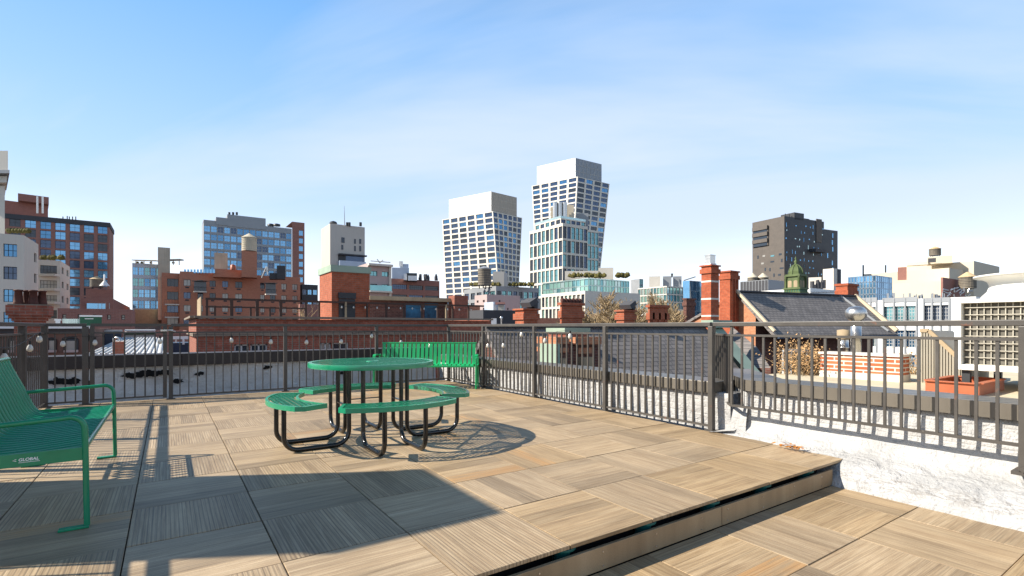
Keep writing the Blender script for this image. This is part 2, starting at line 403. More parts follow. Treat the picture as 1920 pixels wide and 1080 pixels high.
# step: riser boards with screws, pedestals in the open slot
for (a, b) in ((-1.75, .57), (.575, 2.945), (2.95, 4.455)):
    t = thing('riser_board', {-1.75: 'tan riser board of the deck step, the stretch nearest the shaded left side', .575: 'long tan riser board below the open slot in the middle of the deck step', 2.95: 'tan riser board of the deck step ending at the white wall'}[a], 'riser board', (a, 1.95, LOWZ), 'boards closing the deck step')
    mb = MB(); mb.box(a, b, 1.937, 1.957, LOWZ + .003, -.054)
    n = len(mb.f); mb.att = {'tid': [a * .37 % 1] * n, 'grain': [0.] * n, 'rib': [0.] * n, 'tint': [.4] * n, 'org': [-.5] * n}
    bo = mb.build('board', M['riser'] if 'riser' in M else M['paver'], t, .002)
    mb = MB(); x = a + .06
    while x < b:
        for z in (-.082, -.155):
            mb.tube([(x, 1.938, z), (x, 1.934, z)], .0045, 6)
        x += .42
    mb.build('screw', M['steel'], bo)
for k in range(-4, 5):
    x = U0 + k * PT
    if x > 4.4: continue
    t = MB(); t.lathe((x, 2.02, 0), [(.085, -.155), (.085, -.14), (.05, -.12), (.045, -.045), (.075, -.035), (.075, -.022)], 14)
    o = t.build('deck_pedestal', M['teal'], loc=(x, 2.02, -.155))
    tag(o, 'teal plastic pedestal propping a paver joint in the open step slot', 'pedestal', 'pedestals in the step slot')

# ---------------------------------------------------------------- white masonry parapets
def rough(mb_obj, amt=.016, sub=0, scale=.35):
    tx = bpy.data.textures.new('plaster', 'CLOUDS'); tx.noise_scale = scale; tx.noise_depth = 3
    d = mb_obj.modifiers.new('rough', 'DISPLACE'); d.texture = tx; d.texture_coords = 'GLOBAL'; d.strength = amt; d.mid_level = .5
def sweep(mb, prof_at, ts, mi=0):
    rows = [prof_at(t) for t in ts]; m = len(rows[0]); vs = [p for r in rows for p in r]; fs = []
    for i in range(len(rows) - 1):
        for k in range(m - 1): fs.append((i * m + k, i * m + k + 1, (i + 1) * m + k + 1, (i + 1) * m + k))
    mb.raw(vs, fs, mi, True)
def densify(prof, step=.045):
    out = [prof[0]]
    for a, b in zip(prof, prof[1:]):
        n = max(1, int(math.hypot(b[0] - a[0], b[1] - a[1]) / step))
        for k in range(1, n + 1): out.append((a[0] + (b[0] - a[0]) * k / n, a[1] + (b[1] - a[1]) * k / n))
    return out
def frange(a, b, step):
    n = max(1, int(abs(b - a) / step)); return [a + (b - a) * i / n for i in range(n + 1)]
CZ0, CZ1 = .39, .515            # coping of the straight stretch
t = thing('parapet_wall', 'long whitewashed masonry parapet with grey metal coping behind the straight right-hand railing', 'parapet', (4.9, 6.2, -.2))
mb = MB()
pr = densify([(5.12, .40), (4.86, .40), (4.87, .05), (4.86, -.3)])
sweep(mb, lambda v: [(u, v, z) for u, z in pr], frange(9.95, 3.1, .05))
sweep(mb, lambda v: [(5.3, v, .27), (4.90, v, .28), (4.87, v, .12), (4.86, v, -.02), (4.84, v, -.3)], frange(3.14, 2.93, .05)); sweep(mb, lambda v: [(4.95, v, .0), (4.72, v, -.012), (4.70, v, -.3)], frange(3.3, 2.9, .05))
o = mb.build('masonry', M['whitewash'], t); rough(o)
mb = MB()
v = 3.25
while v < 9.9:
    v2 = min(v + 1.52, 9.9); mb.box(4.80, 5.2, v + .003, v2 - .003, CZ0, CZ1); v = v2
mb.build('coping', M['coping'], t, .006)
t = thing('parapet_wall', 'bulging whitewashed masonry parapet with grey coping beside the step, bending away diagonally at its far end', 'parapet', (4.95, 1.2, -.2))
mb = MB()
pr2 = densify([(5.28, .45), (4.94, .45), (4.935, .25), (4.92, .10), (4.84, .035), (4.70, .005), (4.56, -.035), (4.47, -.10), (4.425, -.17), (4.41, -.30)])
pr1 = densify([(5.28, .45), (4.94, .45), (4.935, .25), (4.92, .10), (4.86, .04), (4.76, .012), (4.71, -.015), (4.70, -.05), (4.69, -.17), (4.68, -.30)])
n = min(len(pr1), len(pr2))
def res(p, n):
    L = [0]
    for a, b in zip(p, p[1:]): L.append(L[-1] + math.hypot(b[0] - a[0], b[1] - a[1]))
    out = []
    for i in range(n):
        d = L[-1] * i / (n - 1); k = 0
        while k < len(L) - 2 and L[k + 1] < d: k += 1
        f = (d - L[k]) / (L[k + 1] - L[k] + 1e-9); f = min(max(f, 0), 1)
        out.append((p[k][0] + (p[k + 1][0] - p[k][0]) * f, p[k][1] + (p[k + 1][1] - p[k][1]) * f))
    return out
pr1, pr2 = res(pr1, 34), res(pr2, 34)
def wall2(v):
    f = min(max((v - 1.9) / 1.0, 0), 1)
    return [(a[0] * f + b[0] * (1 - f), v, a[1] * f + b[1] * (1 - f)) for a, b in zip(pr1, pr2)]
sweep(mb, wall2, frange(2.98, -4, .04))
# diagonal return
dg = Vector((.7071, .7071, 0)); dn = Vector((-.7071, .7071, 0))
def wdiag(s):
    b = Vector((4.93, 2.96, 0)) + dg * s
    k = max(0, .16 - s * .6)
    return [b - dn * .32 + UP * .45, b + UP * .45, b + UP * .25, b + dn * .01 + UP * .1, b + dn * .12 + UP * .03, b + dn * (.2 + k) + UP * 0.0, b + dn * (.26 + k) - UP * .3]
sweep(mb, wdiag, frange(0, 1.5, .06))
o = mb.build('masonry', M['whitewash'], t); rough(o, .03, 0, .22)
mb = MB()
mb.prism([(4.885, -4), (5.30, -4), (5.30, 2.78), (5.30 + .9, 2.78 + .9), (4.885 + 1.06 + .02, 2.97 + 1.06), (4.885, 2.955)], .448, .56)
mb.build('coping', M['coping'], t, .006)
# leaf litter wedged at the wall foot
mb = MB()
for k in range(60):
    c = Vector((4.60 + RD.gauss(0, .03), 2.33 + RD.gauss(0, .07), .03 + abs(RD.gauss(0, .012)))); a = RD.uniform(0, 6.28); r = RD.uniform(.012, .026)
    e1 = Vector((math.cos(a), math.sin(a), RD.uniform(-.4, .4))) * r; e2 = Vector((-math.sin(a), math.cos(a), RD.uniform(-.4, .4))) * r * .6
    mb.face([c - e1, c + e2, c + e1, c - e2])
tag(mb.build('leaf_litter', pm('orange_leaf', (.42, .16, .02, 1), .8, 0, .5, 40), loc=(4.6, 2.33, 0)), 'small clump of orange-brown leaves caught where the deck meets the white wall', 'leaves')
# far parapet beyond the back railing
t = thing('parapet_wall', 'low whitewashed parapet in shade under a tall dark metal fascia behind the back railing', 'parapet', (1.5, 10.2, -.3))
mb = MB()
sweep(mb, lambda u: [(u, 10.2 + .012 * math.sin(u * 3) + .01 * math.sin(z * 9), z) for z in frange(.50, -.5, .06)], frange(-7, 4.9, .08))
o = mb.build('masonry', M['whitewash_lifted'], t); rough(o)
mb = MB(); u = -7
while u < 4.9:
    mb.box(u + .002, min(u + 2.4, 5.1) - .002, 10.12, 10.62, .455, .655); u += 2.4
mb.build('fascia', M['dark_coping'], t, .006)
mb = MB()                       # flaked black patches in the whitewash
def patch(u0, u1, z0, z1, n):
    for k in range(n):
        a, b = RD.uniform(u0, u1), RD.uniform(z0, z1); ru_, rz = RD.uniform(.03, .09), RD.uniform(.022, .05)
        pts = []
        for q in range(9):
            an = 2 * math.pi * q / 9; rr = RD.uniform(.35, 1.15)
            pts.append((a + ru_ * rr * math.cos(an), 10.163 - .0004 * k, b + rz * rr * math.sin(an)))
        mb.face(pts)
patch(on_v(95, 10.2), on_v(145, 10.2), .25, .32, 34)
patch(on_v(237, 10.2), on_v(252, 10.2), .305, .335, 8); patch(on_v(262, 10.2), on_v(318, 10.2), .32, .37, 40)
for px_, py_, w_ in ((497, 690, .05), (330, 715, .06), (372, 702, .03), (640, 700, .03)):
    u_ = on_v(px_, 10.2); z_ = zat(py_, u_, 10.2); patch(u_, u_ + w_, z_, z_ + .02, 4)
mb.build('flaked_patch', pm('bare_bitumen', (.006, .006, .006, 1), .9), t)
mb = MB(); mb.box(-7, 5.0, 9.43, 10.2, -.5, -.22); mb.box(-7, -1.8, 1, 9.43, -.5, -.22); struct(mb.build('gutter_roof', M['dark_roof']))

# ---------------------------------------------------------------- steel railings
ZT, ZM, ZB = 1.128, 1.015, .05
BS = .0185
def ribs(t, pts, zb0, zb1, n_or_sp, BS=BS):
    a, b = Vector(pts[0]), Vector(pts[1]); L = (b - a).length; n = max(1, round(L / n_or_sp))
    d = (b - a) / L
    base = None
    for i in range(1, n):
        p = a + d * (L * i / n); z0 = zb0 + (zb1 - zb0) * i / n
        mb = MB(); mb.obox((p.x, p.y, (z0 + ZM) / 2), d * BS / 2, Vector((-d.y, d.x, 0)) * BS / 2, (0, 0, (ZM - z0) / 2))
        mb.build('baluster', M['rail'], t)
def railing(label, group, ends, posts, zb=ZB, sp=.114, pw=.055, top_w=.05, bs=BS):
    a, b = Vector((*ends[0], 0)), Vector((*ends[1], 0))
    t = thing('railing', label, 'railing', (a.x, a.y, 0), group); d = (b - a).normalized(); s = Vector((-d.y, d.x, 0))
    mb = MB(); mb.bar(a + UP * ZT, b + UP * ZT, top_w, .044); mb.build('top_rail', M['rail'], t, .005)
    mb = MB(); mb.bar(a + UP * ZM, b + UP * ZM, .034, .022); mb.build('mid_rail', M['rail'], t)
    mb = MB(); mb.bar(a + UP * zb, b + UP * zb, .03, .022); mb.build('bottom_rail', M['rail'], t)
    ps = [Vector((*p, 0)) for p in posts]
    for p in ps:
        mb = MB(); mb.obox(p + UP * ((ZT - .02) / 2 - .03), d * pw / 2, s * pw / 2, UP * ((ZT - .02) / 2 + .03))
        po = mb.build('post', M['rail'], t, .004)
        mb = MB(); mb.obox(p + UP * .004, d * pw, s * pw * .9, UP * .006); mb.build('base_plate', M['rail'], po)
    marks = sorted(ps + [a, b], key=lambda q: (q - a).dot(d))
    for p, q in zip(marks, marks[1:]):
        if (q - p).length > .2: ribs(t, (p, q), zb, zb, sp, bs)
    return t
UR = 4.77
FV = 9.33
r1 = railing('long brown railing before the straight whitewashed parapet, from back corner to bend', 'steel railings round the deck', ((UR, FV), (UR, on_u(1334, UR))), [(UR, FV), (UR, on_u(906, UR)), (UR, on_u(1002, UR)), (UR, on_u(1135, UR)), (UR, on_u(1334, UR))])
c2 = on_u(1372, UR); e2 = on_u(1912, UR)
t = thing('railing', 'nearest brown railing above the bulging white wall, ending in a thick square post', 'railing', (UR, e2, 0), 'steel railings round the deck')
zb2 = .30
pA, pB = Vector((UR, on_u(1334, UR) - .03, 0)), Vector((UR, e2 - 1.6, 0)); pc = Vector((UR, c2, 0)); pe = Vector((UR, e2, 0))
mb = MB(); mb.bar(pA + UP * ZT, pB + UP * ZT, .052, .043); mb.build('top_rail', M['rail'], t, .005)
mb = MB(); mb.bar(pc + UP * ZM, pe + UP * ZM, .034, .022); mb.build('mid_rail', M['rail'], t)
mb = MB(); mb.bar(pc + UP * zb2, pe + UP * zb2, .03, .022); mb.build('bottom_rail', M['rail'], t)
ribs(t, (pc, pe), zb2, zb2, .114)
mb = MB(); mb.obox(pc + UP * .70, (.011, 0, 0), (0, .011, 0), UP * .41); mb.build('corner_bar', M['rail'], t)
mb = MB(); mb.box(UR - .045, UR + .045, e2 - .085, e2, .13, ZT - .022); po = mb.build('post', M['rail'], t, .006)
mb = MB(); mb.box(UR - .05, UR + .20, e2 - .09, e2 + .035, .105, .128); mb.tube([(UR - .055, e2 - .03, .15), (UR - .075, e2 - .03, .15)], .018, 8); mb.build('bracket', M['rail'], po)
pq = Vector((UR, c2, 0)) + Vector((.55, .57, 0))
mb = MB(); mb.bar(pc + UP * ZM, pq + UP * ZM, .034, .022); mb.build('return_rail', M['rail'], t)
for z_, z2_, w_ in ((zb2, zb2 + .02, .03), (ZT, ZT, .04)): mb = MB(); mb.bar(pc + UP * z_, pq + UP * z2_, w_, .024); mb.build('return_rail', M['rail'], t)
ribs(t, (pc, pq), zb2, zb2 + .02, .1)
mb = MB(); mb.obox(pq + UP * .70, (.011, 0, 0), (0, .011, 0), UP * .41); mb.build('return_post', M['rail'], t)
gx0, gx1, gx2 = on_v(168, FV), on_v(316, FV), on_v(82, FV)
r2 = railing('dark steel railing across the back of the deck, from the gate to the right corner', 'steel railings round the deck', ((gx1 + .03, FV), (UR, FV)), [(gx1 + .03, FV), (on_v(535, FV), FV), (on_v(706, FV), FV)], bs=.0145)
r3 = railing('short dark steel railing panel between the left corner and the gate', 'steel railings round the deck', ((-1.39, FV), (gx0 - .035, FV)), [(-1.39, FV), (gx0 - .045, FV)], pw=.07, bs=.0145)
vl = [FV - .03, on_u(42, -1.39), on_u(42, -1.39) - 1.25, on_u(42, -1.39) - 2.5, on_u(42, -1.39) - 3.75, on_u(42, -1.39) - 5.0]
r4 = railing('dark steel railing running along the left side of the deck behind the green bench', 'steel railings round the deck', ((-1.39, FV - .05), (-1.39, vl[-1])), [(-1.39, v) for v in vl[1:]], pw=.07, bs=.0125)
# gate
t = thing('railing_gate', 'dark steel gate with double end posts and latch in the back railing', 'gate', (gx0, FV, 0))
mb = MB()
for x in (gx0 + .03, gx1 - .045): mb.box(x - .025, x + .025, FV - .025, FV + .025, .03, ZT - .02)
mb.bar((gx0 + .01, FV, ZT), (gx1 - .02, FV, ZT), .05, .044); mb.bar((gx0 + .03, FV, ZM), (gx1 - .045, FV, ZM), .034, .022); mb.bar((gx0 + .03, FV, .06), (gx1 - .045, FV, .06), .03, .022)
fr = mb.build('frame', M['rail'], t)
ribs(t, (Vector((gx0 + .03, FV, 0)), Vector((gx1 - .045, FV, 0))), .06, .06, .114)
mb = MB(); mb.box(gx1 - .10, gx1 + .06, FV - .06, FV - .03, 1.035, 1.06); mb.tube([(gx1 - .02, FV - .06, 1.0475), (gx1 + .05, FV - .085, 1.04), (gx1 + .09, FV - .085, 1.03)], .009, 6); mb.build('latch', M['steel'], fr)
mb = MB()
for z in (.25, .9): mb.tube([(gx0 - .002, FV, z), (gx0 - .002, FV, z + .09)], .014, 8)
mb.build('hinge', M['rail'], fr)

# ---------------------------------------------------------------- string of bulbs
def bulb(t, p, k=1):
    p = Vector(p)
    mb = MB(); mb.lathe(p, [(.013, .0), (.014, -.03), (.011, -.038)], 8); so = mb.build('socket', M['cable'], t)
    mb = MB(); mb.lathe(p + Vector((0, 0, -.038)), [(.012, 0), (.024, -.02), (.031, -.045), (.028, -.066), (.014, -.08), (.0, -.083)], 12); mb.build('glass', M['bulb'], so)
def cable(t, pts, name='cable', r=.0035):
    mb = MB(); mb.tube(pts, r, 5); mb.build(name, M['cable'], t)
def at_v(px, py, v): u = on_v(px, v); return Vector((u, v, zat(py, u, v)))
def at_u(px, py, u): v = on_u(px, u); return Vector((u, v, zat(py, u, v)))
t = thing('string_light', 'drooping string of clear teardrop bulbs hung inside the left railing', 'string lights', (-1.3, 7.5, 1.0), 'string lights on the railings')
ps = [at_u(px, py, -1.30) for px, py in ((-30, 655), (0, 652), (20, 652), (36, 646), (50, 638), (66, 627), (76, 623))]
cable(t, ps)
for px, py in ((8, 655), (56, 640), (74, 624)): bulb(t, at_u(px, py, -1.30))
t = thing('string_light', 'string of clear bulbs looped along the back railing above the table', 'string lights', (2, 9.24, 1.0), 'string lights on the railings')
pp = []; bl = [(118, 634), (178, 632), (300, 630), (434, 629), (508, 632), (575, 633), (640, 632), (697, 622), (752, 634), (806, 641)]
for i, (px, py) in enumerate(bl):
    pp.append(at_v(px, py - 1, 9.25))
    if i < len(bl) - 1: qx, qy = bl[i + 1]; pp.append(at_v((px + qx) / 2, (py + qy) / 2 - 3, 9.25))
cable(t, pp, r=.0025)
for px, py in bl: bulb(t, at_v(px, py, 9.25))
t = thing('string_light', 'string of clear bulbs along the right railing in front of the slate roof', 'string lights', (4.7, 7, 1.0), 'string lights on the railings')
bl = [(867, 641), (915, 640), (944, 639), (978, 618), (1022, 629), (1069, 620)]
pp = []
for i, (px, py) in enumerate(bl):
    pp.append(at_u(px, py - 1, 4.69))
    if i < len(bl) - 1: qx, qy = bl[i + 1]; pp.append(at_u((px + qx) / 2, (py + qy) / 2 - 3, 4.69))
cable(t, pp, r=.0025)
for px, py in bl: bulb(t, at_u(px, py, 4.69))

# ---------------------------------------------------------------- round picnic table
TC = Vector((1.68, 4.93, 0))
t = thing('picnic_table', 'round green perforated metal picnic table with four curved seats on black tube legs', 'picnic table', TC)
def lattice(mb, inside, ext, z, w=.0095, th=.003, sp=.038, ang=29):
    # expanded metal: two crossing families of thin strips clipped to a shape
    for sg in (-1, 1):
        a = math.radians(sg * ang); d = Vector((math.cos(a), math.sin(a), 0)); n = Vector((-d.y, d.x, 0))
        k = int(ext / sp) + 1
        for i in range(-k, k + 1):
            run = None; s = -ext; st = .02
            while s <= ext + st:
                p = n * (i * sp) + d * s; ok = inside(p.x, p.y)
                if ok and run is None: run = s
                if (not ok or s + st > ext + st) and run is not None:
                    e = s - st
                    if e > run: mb.bar(TC + n * (i * sp) + d * run + UP * (z + sg * .0012), TC + n * (i * sp) + d * e + UP * (z + sg * .0012), w, th)
                    run = None
                s += st
RT = .595; ZTOP = .762
mb = MB(); lattice(mb, lambda x, y: .03 ** 2 < x * x + y * y < (RT - .03) ** 2, RT, ZTOP - .006)
top = mb.build('tabletop', M['green'], t)
mb = MB(); n = 64
def ring(mb, c, r0, r1, z0, z1, n=64):
    mb.lathe(c, [(r0, z1), (r0, z0)], n, cap=False); mb.lathe(c, [(r1, z0), (r1 + .004, (z0 + z1) / 2), (r1, z1)], n, cap=False)
    for k in range(n):
        a, b = 2 * math.pi * k / n, 2 * math.pi * (k + 1) / n
        q = lambda r, an, z: Vector(c) + Vector((r * math.cos(an), r * math.sin(an), z))
        mb.face([q(r0, a, z1), q(r1, a, z1), q(r1, b, z1), q(r0, b, z1)]); mb.face([q(r0, b, z0), q(r1, b, z0), q(r1, a, z0), q(r0, a, z0)])
ring(mb, TC, RT - .035, RT, ZTOP - .045, ZTOP); mb.build('rim', M['green'], top, .004)
mb = MB(); ring(mb, TC, .028, .06, ZTOP - .02, ZTOP + .003, 24); mb.build('umbrella_hole', M['green'], top)
mb = MB()
for a in (45, 135): 
    d = Vector((math.cos(math.radians(a)), math.sin(math.radians(a)), 0)) * (RT - .04)
    mb.bar(TC - d + UP * (ZTOP - .03), TC + d + UP * (ZTOP - .03), .03, .006)
mb.build('under_strap', M['black_tube'], top)
# seats: ring sectors with straight ends
SR0, SR1, ZS = .645, .94, .445
for q in range(4):
    an = math.radians(-90 + 90 * q); ca, sa = math.cos(an), math.sin(an)
    ha = math.radians(35)
    pts = []
    def loc(x, y): return TC + Vector((x * ca - y * sa, x * sa + y * ca, 0))      # x outwards, y along
    fi = lambda y: math.sqrt(.80 ** 2 - y * y) - .80 + .675
    fo = lambda y: math.sqrt(.98 ** 2 - y * y) - .98 + .955
    inner = [(fi(y), y) for y in [.44 * k / 10 for k in range(-10, 11)]]
    outer = [(fo(y), y) for y in [.545 * k / 12 for k in range(-12, 13)]]
    # rounded outer corners
    outer = [(x - .04, y * .985) if abs(y) > .54 else (x, y) for x, y in outer]
    poly = inner[::-1] + outer                 # closed outline, local
    def inside_local(x, y, m=.028):
        if abs(y) > .52: return False
        lim = .44 + (x - fi(.44)) / (fo(.545) - fi(.44)) * .105
        return abs(y) < lim - m * .8 and fi(min(abs(y), .44)) + m < x < fo(y) - m
    def inside(x, y): return inside_local(x * ca + y * sa, -x * sa + y * ca)
    mb = MB(); lattice(mb, inside, 1.05, ZS - .006, .0095); 
    seat = mb.build('seat', M['green'], t)
    mb = MB(); nn = len(poly); cx = sum(p[0] for p in poly) / nn
    def inset(p):
        return (p[0] + (.022 if p[0] < cx else -.022) * (1 if abs(p[1]) < .6 else 1), p[1] * .955)
    for k in range(nn):
        a, b = poly[k], poly[(k + 1) % nn]; ia, ib = inset(a), inset(b)
        A0, B0, A1, B1 = loc(*a), loc(*b), loc(*ia), loc(*ib)
        z0, z1 = UP * (ZS - .04), UP * ZS
        mb.face([A0 + z0, B0 + z0, B0 + z1, A0 + z1]); mb.face([A0 + z1, B0 + z1, B1 + z1, A1 + z1]); mb.face([A1 + z1, B1 + z1, B1 + z0, A1 + z0]); mb.face([A1 + z0, B1 + z0, B0 + z0, A0 + z0])
    rm = mb.build('seat_rim', M['green'], seat)
    bpy.context.view_layer.objects.active = rm
    for sy in (-1, 1):
        y = sy * .185; xo, xi, rb, tz = .845, .285, .12, .021
        path = [(xo, ZS - .03)] + [(xo - rb + rb * math.cos(th), rb + tz - rb * math.sin(th)) for th in [math.pi / 2 * k / 7 for k in range(8)]]
        path += [(xi + rb - rb * math.sin(th), rb + tz - rb * math.cos(th)) for th in [math.pi / 2 * k / 7 for k in range(8)]] + [(xi, ZTOP - .02)]
        mb = MB(); mb.tube([loc(x, y) + UP * z for x, z in path], .021, 12)
        mb.build('leg_tube', M['black_tube'], t)
    mb = MB(); mb.bar(loc(.82, -.27) + UP * (ZS - .025), loc(.82, .27) + UP * (ZS - .025), .04, .006); 
    mb.bar(loc(.285, -.2) + UP * .36, loc(.285, .2) + UP * .36, .03, .008)
    mb.build('brace', M['black_tube'], t)

# ---------------------------------------------------------------- rod bench at the left
BV0, BV1 = 3.62, 5.44
t = thing('bench', 'green steel rod bench at the left edge with armrests and a lettered side plate', 'bench', (-.65, (BV0 + BV1) / 2, 0))
def smooth_path(pts, n=6):
    out = []
    m = len(pts)
    for i in range(m - 1):
        p0, p1, p2, p3 = [Vector(pts[max(0, min(m - 1, i + k))]) for k in (-1, 0, 1, 2)]
        for k in range(n):
            s = k / n; out.append(.5 * ((2 * p1) + (p2 - p0) * s + (2 * p0 - 5 * p1 + 4 * p2 - p3) * s * s + (3 * p1 - p0 - 3 * p2 + p3) * s ** 3))
    out.append(Vector(pts[-1])); return out
prof = [(-1.02, 0, .845), (-.985, 0, .75), (-.93, 0, .62), (-.885, 0, .50), (-.85, 0, .44), (-.80, 0, .415), (-.72, 0, .410), (-.60, 0, .415), (-.47, 0, .425), (-.385, 0, .432)]
pf = smooth_path(prof, 4)
mb = MB(); v = BV0 + .035
while v < BV1 - .02:
    mb.tube([(p.x, v, p.z) for p in pf], .013, 8); v += .0755
mb.build('rod_seat', M['bench_green'], t)
mb = MB()
mb.tube([(-1.02, BV0, .85), (-1.02, BV1, .85)], .016, 10); mb.tube([(-.375, BV0, .435), (-.375, BV1, .435)], .014, 10)
mb.tube([(-.86, BV0, .405), (-.86, BV1, .405)], .012, 8)
mb.build('cross_tube', M['bench_green'], t)
for v, nm in ((BV0, 'near'), (BV1, 'far')):
    mb = MB(); mb.box(-.9, -.365, v - .004, v + .004, .372, .442); sp = mb.build('side_plate', M['bench_green'], t, .002)
    mb = MB(); mb.tube([(p.x - .005, v, p.z - .004) for p in pf[:18]], .014, 8); mb.build('back_tube', M['bench_green'], t)
    path = [(-.93, v, .585), (-.7, v, .595), (-.47, v, .607)] + [(-.44 + .065 * math.sin(th), v, .545 + .065 * math.cos(th)) for th in [math.pi / 2 * k / 6 for k in range(7)]] + [(-.372, v, .44), (-.365, v, .012)]
    mb = MB(); mb.tube(path, .0145, 10); arm = mb.build('armrest', M['bench_green'], t)
    mb = MB(); mb.obox((-.42, v, .007), (.065, 0, 0), (0, .022, 0), (0, 0, .007)); mb.build('foot_plate', M['bench_green'], arm, .003)
    mb = MB(); mb.tube([(-.88, v, .40), (-.93, v, .012)], .0145, 8); lg = mb.build('leg', M['bench_green'], t)
    mb = MB(); mb.obox((-.88, v, .007), (.065, 0, 0), (0, .022, 0), (0, 0, .007)); mb.build('foot_plate', M['bench_green'], lg, .003)
    if nm == 'near':
        def text(body, size, loc, rot, name, parent, mat, ext=.0006, spacing=1.0, shear=0):
            cu = bpy.data.curves.new(name, 'FONT'); cu.body = body; cu.size = size; cu.extrude = ext; cu.align_x = 'CENTER'; cu.space_character = spacing; cu.shear = shear; cu.offset = size * .02
            tmp = bpy.data.objects.new(name, cu); COL.objects.link(tmp)
            dg_ = bpy.context.evaluated_depsgraph_get(); me = bpy.data.meshes.new_from_object(tmp.evaluated_get(dg_))
            COL.objects.unlink(tmp); bpy.data.objects.remove(tmp)
            me.materials.clear(); me.materials.append(mat)
            o = bpy.data.objects.new(name, me); COL.objects.link(o)
            o.parent = parent; o.location = Vector(loc) - parent_origin(parent); o.rotation_euler = rot; return o
        text('GLOBAL', .021, (-.60, v - .0055, .402), (math.pi / 2, 0, 0), 'lettering', sp, M['letter'], shear=.15)
        mb = MB()
        for k in range(26): x = -.638 + k * .0032; mb.box(x, x + .0022, v - .0062, v - .005, .3935, .3965)
        x = -.665; mb.face([(x, v - .0056, .409), (x + .018, v - .0056, .402), (x + .018, v - .0056, .405)]); mb.face([(x + .002, v - .0056, .409), (x + .018, v - .0056, .412), (x + .018, v - .0056, .415)])
        mb.build('emblem', M['letter'], sp)

# ---------------------------------------------------------------- slatted bench in the back corner
b0 = Vector((4.49, 7.79, 0)); be = Vector((-.81, .5864, 0)); bn = Vector((.5864, .81, 0))    # right front foot, along, backwards
BL = 1.76
t = thing('bench', 'bright green slatted metal bench standing diagonally in the far right corner', 'bench', b0)
def bp(s, d, z): return b0 + be * s + bn * d * .86 + UP * z
prof = [(.0, .405), (.02, .425), (.10, .432), (.25, .425), (.34, .42), (.385, .435), (.415, .48), (.435, .56), (.455, .66), (.475, .76), (.49, .80)]
pf = smooth_path([(d, 0, z) for d, z in prof], 3)
mb = MB(); s = .05
while s < BL - .03:
    for a, b in zip(pf, pf[1:]):
        A, B = bp(s, a.x, a.z), bp(s, b.x, b.z); dd = (B - A); nn2 = dd.cross(be).normalized() * .003
        mb.obox((A + B) / 2, dd * .52, be * .029, nn2)
    s += .0795
mb.build('slat_seat', M['bright_green'], t)
mb = MB(); mb.bar(bp(-.0, .0, .40), bp(BL, .0, .40), .03, .03); mb.bar(bp(0, .495, .805), bp(BL, .495, .805), .03, .022); mb.bar(bp(0, .38, .41), bp(BL, .38, .41), .03, .03)
mb.build('rail', M['bright_green'], t, .004)
for s in (-.03, BL + .03):
    for a, b in (((0, 0), (0, .585)),):
        mb = MB(); mb.bar(bp(s, 0, 0), bp(s, 0, .55), .058, .03, up=be); l1 = mb.build('leg', M['bright_green'], t, .006)
    mb = MB(); mb.bar(bp(s, .44, 0), bp(s, .44, .60), .05, .03, up=be); mb.build('leg', M['bright_green'], t, .006)
    mb = MB(); path = [bp(s, .0, .54), bp(s, .01, .575), bp(s, .045, .60), bp(s, .2, .60), bp(s, .46, .575)]
    for a, b in zip(path, path[1:]): mb.bar(a, b, .05, .022)
    mb.bar(bp(s, .0, .40), bp(s, .42, .41), .04, .03); mb.build('armrest', M['bright_green'], t)
